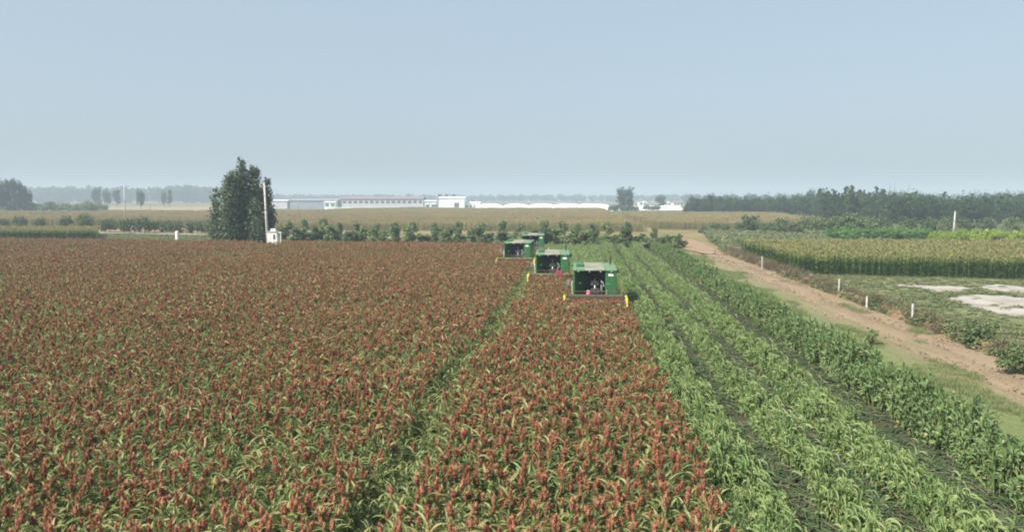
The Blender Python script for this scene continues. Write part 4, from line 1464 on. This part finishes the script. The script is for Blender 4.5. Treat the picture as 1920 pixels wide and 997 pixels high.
def harvester():
    """front faces -Y; x to the viewer's right, origin on the ground under the cab front"""
    o = link("harvester", None)
    hw = 1.36
    # rear body, sloped tail
    MB().prism([(1.35, .85), (4.7, .95), (5.35, 1.5), (5.25, 2.6), (4.7, 2.86), (1.35, 2.86)], 'x', -hw, hw).build("body", 'green_paint', o)
    for sx_ in (-1, 1):
        x = sx_ * (hw + .003)
        sp = MB().box(min(x, x + sx_ * .05), max(x, x + sx_ * .05), 1.6, 3.0, 1.25, 2.55, 0, .02).build("side_cover", 'green_paint', o)
        MB().box(min(x + sx_ * .053, x + sx_ * .06), max(x + sx_ * .053, x + sx_ * .06), 1.75, 2.85, 1.8, 1.92).build("stripe", 'yellow_paint', sp)
        MB().box(min(x, x + sx_ * .04), max(x, x + sx_ * .04), 3.15, 4.5, 1.3, 2.5, 0, .02).build("side_cover", 'green_paint', o)
    # roof: pale sheet between two light green edge caps
    MB().box(-.68, .62, -.12, 4.9, 2.93, 3.05, 0, .03).build("roof_sheet", 'roof_white', o)
    for a, b2 in ((-hw - .04, -.684), (.624, hw + .04)):
        MB().box(a, b2, -.08, 4.9, 2.90, 3.03, 0, .035).build("roof_edge", 'light_green_paint', o)
    for k in range(9):
        MB().box(-.66, .60, .25 + .5 * k, .30 + .5 * k, 3.052, 3.085).build("roof_rib", 'roof_white', o)
    MB().box(-1.2, -.75, 1.6, 3.4, 3.033, 3.2, 0, .03).build("air_intake", 'green_paint', o)
    # cab recess: slanting flank, flat panel, back wall, floor
    fl = MB().prism([(-hw, .02), (-hw + .06, -.02), (-.62, .95), (-.62, 1.34), (-hw, 1.34)], 'z', 1.15, 2.895).build("front_flank", 'green_paint', o)
    MB().add([(-1.02, .36, 2.05), (-.86, .55, 2.05), (-.86, .55, 2.12), (-1.02, .36, 2.12)], [(0, 1, 2, 3)]).build("decal", 'white_paint', fl)
    fp = MB().box(.66, hw, -.02, 1.34, 1.2, 2.895, 0, .04).build("front_panel", 'green_paint', o)
    MB().box(.84, 1.16, -.035, -.0225, 2.6, 2.73).build("decal", 'white_paint', fp)
    MB().box(.70, .95, -.033, -.0225, 2.06, 2.12).build("decal", 'light_green_paint', fp)
    MB().box(.69, .80, -.06, -.0225, 1.22, 1.72).build("panel_trim", 'light_green_paint', fp)
    MB().box(-.617, .657, 1.25, 1.345, 1.2, 2.89).build("cab_back", 'dark_metal', o)
    MB().box(-1.2, .657, .25, 1.245, 1.12, 1.2).build("cab_floor", 'dark_metal', o)
    st = MB().box(-.28, .28, .72, 1.14, 1.25, 1.62, 0, .05).build("seat", 'dark_metal', o)
    MB().box(-.26, .26, 1.1, 1.22, 1.6, 2.15, 0, .04).build("seat_back", 'dark_metal', st)
    MB().box(-.25, .3, .26, .42, 1.203, 1.75, 0, .03).build("console", 'dark_metal', o)
    sw = MB()
    sw.tube([(0, .40, 1.72), (0, .5, 1.93)], .03, 8)
    sw.build("steering_column", 'grey_metal', o)
    ring = [(0 + .2 * math.cos(a), .5 - .06 * math.sin(a), 1.94 + .10 * math.sin(a)) for a in np.linspace(0, 2 * math.pi, 19)]
    MB().tube(ring, .018, 6, cap=False).build("steering_wheel", 'dark_metal', o, True)
    MB().box(.36, .5, .45, .85, 1.203, 1.95, 0, .03).build("lever_box", 'grey_metal', o)
    MB().tube([(.43, .6, 1.95), (.40, .52, 2.2), (.34, .47, 2.32)], .022, 6).build("lever", 'white_paint', o)
    MB().tube([(.58, .3, 1.9), (.52, .24, 2.12), (.40, .2, 2.24)], .03, 6).build("lever", 'white_paint', o)
    # front rail
    r_ = MB()
    for x in (-.6, .64):
        r_.tube([(x, .1, 1.2), (x, .1, 1.62)], .022, 6)
    r_.tube([(-.6, .1, 1.62), (.64, .1, 1.62)], .022, 6)
    r_.build("front_rail", 'dark_metal', o)
    # lights, mirror, exhaust, ladder
    for x in (-1.05, -.35, .35, 1.05):
        MB().lathe([(.0, -.02), (.045, -.02), (.055, .03), (.035, .07), (.0, .08)], 'y', (x, -.16 if abs(x) < .6 else -.1, 2.87), 10).build("headlight", 'grey_metal', o, True)
    MB().tube([(1.1, 3.6, 3.02), (1.1, 3.6, 3.5), (1.1, 3.75, 3.62)], .055, 8).build("exhaust", 'dark_metal', o)
    mi = MB().tube([(-1.38, .05, 2.6), (-1.72, -.15, 2.6), (-1.72, -.15, 2.35)], .018, 6).build("mirror_arm", 'dark_metal', o)
    MB().box(-1.80, -1.62, -.18, -.15, 2.0, 2.34).build("mirror", 'grey_metal', mi)
    ld = link("ladder", None, o)
    for y in (.35, .85):
        MB().tube([(-1.42, y, 1.15), (-1.72, y, .45)], .022, 6).build("rail", 'grey_metal', ld)
        MB().tube([(-1.42, y, 1.2), (-1.48, y, 2.1), (-1.42, y, 2.2)], .018, 6).build("handrail", 'white_paint', ld)
    for z in (.55, .78, 1.0):
        x = -1.42 - .3 * (1.15 - z) / .7
        MB().box(x - .09, x + .05, .36, .84, z, z + .03).build("step", 'grey_metal', ld)
    # chassis and wheels
    MB().box(-.75, .75, .5, 4.6, .62, .845).build("chassis", 'dark_metal', o)
    MB().tube([(-1.1, .95, .68), (1.1, .95, .68)], .12, 8).build("front_axle", 'dark_metal', o)
    MB().tube([(-1.0, 4.1, .45), (1.0, 4.1, .45)], .09, 8).build("rear_axle", 'dark_metal', o)
    for x in (-1.12, 1.12):
        wheel(o, x, .95, .68, .42)
    for x in (-1.0, 1.0):
        wheel(o, x, 4.1, .45, .3)
    # feeder house
    MB().prism([(.6, .95), (.6, .4), (-1.0, .55), (-1.0, 1.15)], 'x', -.5, .5).build("feeder_house", 'green_paint', o)
    # header: back sheet, trough, top beam, end plates, dividers, knife, auger, reel
    hd = link("header", None, o)
    W = 1.78
    MB().box(-W, W, -1.06, -1.0, .55, 1.42).build("back_sheet", 'crop_dust', hd)
    MB().box(-W - .02, W + .02, -1.1, -.96, 1.423, 1.52, 0, .02).build("top_beam", 'light_green_paint', hd)
    MB().prism([(-1.06, .56), (-1.06, .6), (-1.45, .66), (-1.95, .76), (-1.95, .72), (-1.45, .6)], 'x', -W, W).build("trough", 'crop_dust', hd)
    m = MB()
    for k in range(48):
        x = -W + .03 + (2 * W - .06) * k / 47
        m.add([(x - .03, -1.95, .74), (x + .03, -1.95, .74), (x, -2.08, .74), (x, -1.96, .765)], [(0, 1, 2), (0, 2, 3), (1, 3, 2), (0, 3, 1)])
    m.build("knife", 'grey_metal', hd)
    for sx_ in (-1, 1):
        xa, xb = sorted((sx_ * (W + .003), sx_ * (W + .06)))
        MB().prism([(-.98, .55), (-.98, 1.5), (-1.5, 1.42), (-2.05, 1.05), (-2.2, .68), (-1.9, .58)], 'x', xa, xb).build("end_plate", 'light_green_paint', hd)
        x = sx_ * (W + .12)
        MB().tube([(x, -1.2, 1.50), (x, -1.7, 1.40), (x, -2.2, 1.18), (x + sx_ * .02, -2.75, .72)], [.07, .10, .085, .015], 8).build("divider", 'yellow_paint', hd, True)
    MB().tube([(-W + .05, -1.3, .86), (W - .05, -1.3, .86)], .13, 12).build("auger", 'crop_dust', hd, True)
    fl_ = MB()
    for sg in (-1, 1):
        N = 60
        vs_, fs_ = [], []
        for k in range(N + 1):
            a = sg * k * .45
            x = sg * (W - .06) * (1 - k / N * .8)
            for rr in (.125, .23):
                vs_.append((x, -1.3 + rr * math.cos(a), .86 + rr * math.sin(a)))
        fs_ = [(2 * k, 2 * k + 1, 2 * k + 3, 2 * k + 2) for k in range(N)]
        fl_.add(vs_, fs_)
    fl_.build("auger_flight", 'grey_metal', hd)
    rl = link("reel", None, o)
    cy_, cz = -1.95, 1.42
    MB().tube([(-W + .05, cy_, cz), (W - .05, cy_, cz)], .04, 8).build("shaft", 'dark_metal', rl)
    for k in range(5):
        a = 2 * math.pi * k / 5 + .4
        y, z = cy_ + .42 * math.cos(a), cz + .42 * math.sin(a)
        m = MB().tube([(-W + .08, y, z), (W - .08, y, z)], .022, 6)
        for q in range(20):
            x = -W + .14 + (2 * W - .28) * q / 19
            m.tube([(x, y, z), (x, y + .05, z - .2)], .006, 3, cap=False)
        m.build("bat", 'crop_dust', rl)
    sp = MB()
    for x in (-W + .1, 0, W - .1):
        for k in range(5):
            a = 2 * math.pi * k / 5 + .4
            sp.tube([(x, cy_, cz), (x, cy_ + .42 * math.cos(a), cz + .42 * math.sin(a))], .016, 5)
    sp.build("spokes", 'dark_metal', rl)
    for sx_ in (-1, 1):
        MB().tube([(sx_ * (W - .02), -1.03, 1.5), (sx_ * (W - .02), -1.95, 1.42)], .03, 6).build("reel_arm", 'dark_metal', hd)
    # unloading auger folded along the side
    MB().tube([(1.5, 1.6, 2.75), (1.5, 5.4, 2.62)], .11, 12).build("unloading_auger", 'green_paint', o, True)
    return o


# seated operator: one skinned figure
def make_person(shirt):
    J = {'pelvis': (0, .02, .0), 'waist': (0, .03, .16), 'chest': (0, .0, .36), 'neck': (0, -.02, .50), 'chin': (0, -.05, .56), 'head': (0, -.05, .66), 'crown': (0, -.035, .745)}
    RR = {'pelvis': .14, 'waist': .125, 'chest': .15, 'neck': .058, 'chin': .07, 'head': .092, 'crown': .06}
    E = [('pelvis', 'waist'), ('waist', 'chest'), ('chest', 'neck'), ('neck', 'chin'), ('chin', 'head'), ('head', 'crown')]
    for s_, q in ((-1, 'a'), (1, 'b')):
        J.update({q + 'sh': (s_ * .19, .0, .43), q + 'el': (s_ * .25, -.16, .22), q + 'wr': (s_ * .18, -.36, .28), q + 'pm': (s_ * .165, -.43, .30),
                  q + 'hip': (s_ * .10, -.05, -.02), q + 'kn': (s_ * .14, -.44, .0), q + 'an': (s_ * .13, -.50, -.38), q + 'toe': (s_ * .14, -.68, -.42)})
        RR.update({q + 'sh': .065, q + 'el': .046, q + 'wr': .03, q + 'pm': .034, q + 'hip': .09, q + 'kn': .065, q + 'an': .045, q + 'toe': .034})
        E += [('chest', q + 'sh'), (q + 'sh', q + 'el'), (q + 'el', q + 'wr'), (q + 'wr', q + 'pm'), ('pelvis', q + 'hip'), (q + 'hip', q + 'kn'), (q + 'kn', q + 'an'), (q + 'an', q + 'toe')]
        for f in range(4):
            bx = s_ * (.165 - .032 + .021 * f)
            J[q + 'f%d' % f] = (bx, -.475, .318)
            J[q + 'g%d' % f] = (bx, -.50 - .004 * (f in (1, 2)), .285)
            RR[q + 'f%d' % f] = .0095; RR[q + 'g%d' % f] = .008
            E += [(q + 'pm', q + 'f%d' % f), (q + 'f%d' % f, q + 'g%d' % f)]
        J[q + 't0'] = (s_ * .125, -.425, .30); J[q + 't1'] = (s_ * .12, -.465, .285)
        RR[q + 't0'] = .011; RR[q + 't1'] = .009
        E += [(q + 'pm', q + 't0'), (q + 't0', q + 't1')]
    names = list(J)
    me = bpy.data.meshes.new("figure")
    me.from_pydata([J[k] for k in names], [(names.index(a), names.index(b2)) for a, b2 in E], [])
    ob = bpy.data.objects.new("figure", me)
    col.objects.link(ob)
    md = ob.modifiers.new("skin", 'SKIN')
    sv = me.skin_vertices[0].data
    for k, nm in enumerate(names):
        sv[k].radius = (RR[nm], RR[nm] * (.82 if nm in ('waist', 'chest', 'pelvis') else 1))
        sv[k].use_root = nm == 'pelvis'
    sb = ob.modifiers.new("sub", 'SUBSURF'); sb.levels = 2; sb.render_levels = 2
    dg = bpy.context.evaluated_depsgraph_get()
    ev = bpy.data.meshes.new_from_object(ob.evaluated_get(dg))
    bpy.data.objects.remove(ob)
    for m in ('skin', shirt, 'dark_cloth'):
        ev.materials.append(M[m])
    for pl in ev.polygons:
        c = pl.center
        if c.z < .08 and c.y < .25 and not (c.y < -.33 and c.z > .1):
            pl.material_index = 2
        elif c.z > .505 or (c.y < -.30):
            pl.material_index = 0
        else:
            pl.material_index = 1
        pl.use_smooth = True
    ev.name = "person"
    return ev


person_shirts = ['grey_cloth', 'grey_cloth', 'grey_cloth', 'pink_cloth']
hairm = MB().lathe([(.098, -.02), (.104, .03), (.098, .07), (.07, .105), (.0, .118)], 'z', n=14).data("hair", 'hair', True)
capm = MB().lathe([(.107, .0), (.108, .04), (.1, .085), (.07, .115), (.0, .125)], 'z', n=14).data("cap", 'grey_cloth', True)
nosem = MB().add([(-.014, -.138, .645), (.014, -.138, .645), (0, -.165, .638), (0, -.135, .69)], [(0, 1, 2), (0, 2, 3), (1, 3, 2)]).data("nose", 'skin')

harv0 = harvester()
spots = [(1.06, 48.3, 0, "nearest-cut-edge green harvester with a pink cloth hanging in its cab"),
         (-2.1, 61.6, R(1.5), "green harvester with crimson cloth over its header, next in from the cut edge"),
         (-6.25, 77.4, R(-1), "green harvester cutting into the widest block of standing sorghum"),
         (-5.6, 93.5, R(3), "rearmost green harvester following in an already cut swath")]
spots[0] = (1.06, 48.3, 0, "green harvester with a pink cloth hanging in its cab, working the cut edge")
cloth_people = {}
for k, (t, s, dr, lab) in enumerate(spots):
    h = harv0 if k == 0 else copy_tree(harv0)
    h.location = ts(t, s)
    h.rotation_euler = (0, 0, -TH + dr)
    h["label"] = lab
    h["category"] = "harvester"
    h["group"] = "harvesters working in echelon"
    sh = person_shirts[k]
    if sh not in cloth_people:
        cloth_people[sh] = make_person(sh)
    bpy.context.view_layer.update()
    Mx = Matrix.Translation(Vector(ts(t, s))) @ Matrix.Rotation(-TH + dr, 4, 'Z')
    p_ = link("person", cloth_people[sh], loc=tuple(Mx @ Vector((0, .94, 1.70))), rz=-TH + dr,
              label=["person in grey shirt seated at the wheel beside the pink cloth", "person in grey shirt driving the harvester with the crimson cloth", "person in grey shirt driving the harvester at the standing block", "person in pink shirt driving the rearmost harvester"][k],
              cat="person", group="harvester drivers")
    link("hair", hairm, p_, loc=(0, -.035, .66))
    if k in (1, 2):
        link("cap", capm, p_, loc=(0, -.04, .675))
    link("nose", nosem, p_)


def drape(name, x0, x1, z0, z1, y, mat, label, Mx, seed):
    """a hanging cloth with folds and thickness, its top turned over the rail"""
    r = random.Random(seed)
    nx, nz = 9, 12
    v, f = [], []
    for side in (0, 1):
        for j in range(nz + 1):
            for i in range(nx + 1):
                fx, fz = i / nx, j / nz
                yy = y + .03 * math.sin(fx * 11 + seed) * (1 - fz * .5) + (.012 if side else 0)
                if j == nz:
                    yy += .05
                v.append(Mx @ Vector((x0 + (x1 - x0) * fx + .015 * math.sin(fz * 9 + fx), yy, z0 + (z1 - z0) * fz + (.03 * math.sin(fx * 7) if j == 0 else 0))))
    w = (nx + 1) * (nz + 1)
    for j in range(nz):
        for i in range(nx):
            a = j * (nx + 1) + i
            f.append((a, a + 1, a + nx + 2, a + nx + 1))
            f.append((w + a, w + a + nx + 1, w + a + nx + 2, w + a + 1))
    edge = [i for i in range(nx)]
    for i in edge:
        f.append((i, w + i, w + i + 1, i + 1))
        b2 = nz * (nx + 1) + i
        f.append((b2, b2 + 1, w + b2 + 1, w + b2))
    for j in range(nz):
        a, b2 = j * (nx + 1), (j + 1) * (nx + 1)
        f.append((a, b2, w + b2, w + a))
        a, b2 = a + nx, b2 + nx
        f.append((a, w + a, w + b2, b2))
    o = link(name, mesh(name, v, f, mat, smooth=True), label=label, cat="cloth")
    return o


Mx0 = Matrix.Translation(Vector(ts(*spots[0][:2]))) @ Matrix.Rotation(-TH, 4, 'Z')
drape("hanging_cloth", -.52, -.34, 1.12, 1.66, .045, 'pink_cloth', "pale pink cloth hanging from the harvester's front rail", Mx0, 1)
Mx1 = Matrix.Translation(Vector(ts(*spots[1][:2]))) @ Matrix.Rotation(-TH + spots[1][2], 4, 'Z')
drape("hanging_cloth", .28, .78, 1.12, 1.72, -1.14, 'crimson_cloth', "crimson cloth draped over a harvester's header beam", Mx1, 2)

# ================================================================== haze
hm, nt, out = new_mat('haze')
pv = nt.nodes.new("ShaderNodeVolumePrincipled")
pv.inputs["Color"].default_value = (.50, .60, .70, 1)
pv.inputs["Density"].default_value = .0007
pv.inputs["Anisotropy"].default_value = 0.0
nt.links.new(pv.outputs[0], out.inputs["Volume"])
MB().box(-GX - 20, GX + 20, GY0 - 20, GY1 + 20, -1.0, 46.0).build("haze", hm, kind="stuff", label="thin grey-blue summer haze over the whole plain", cat="haze")
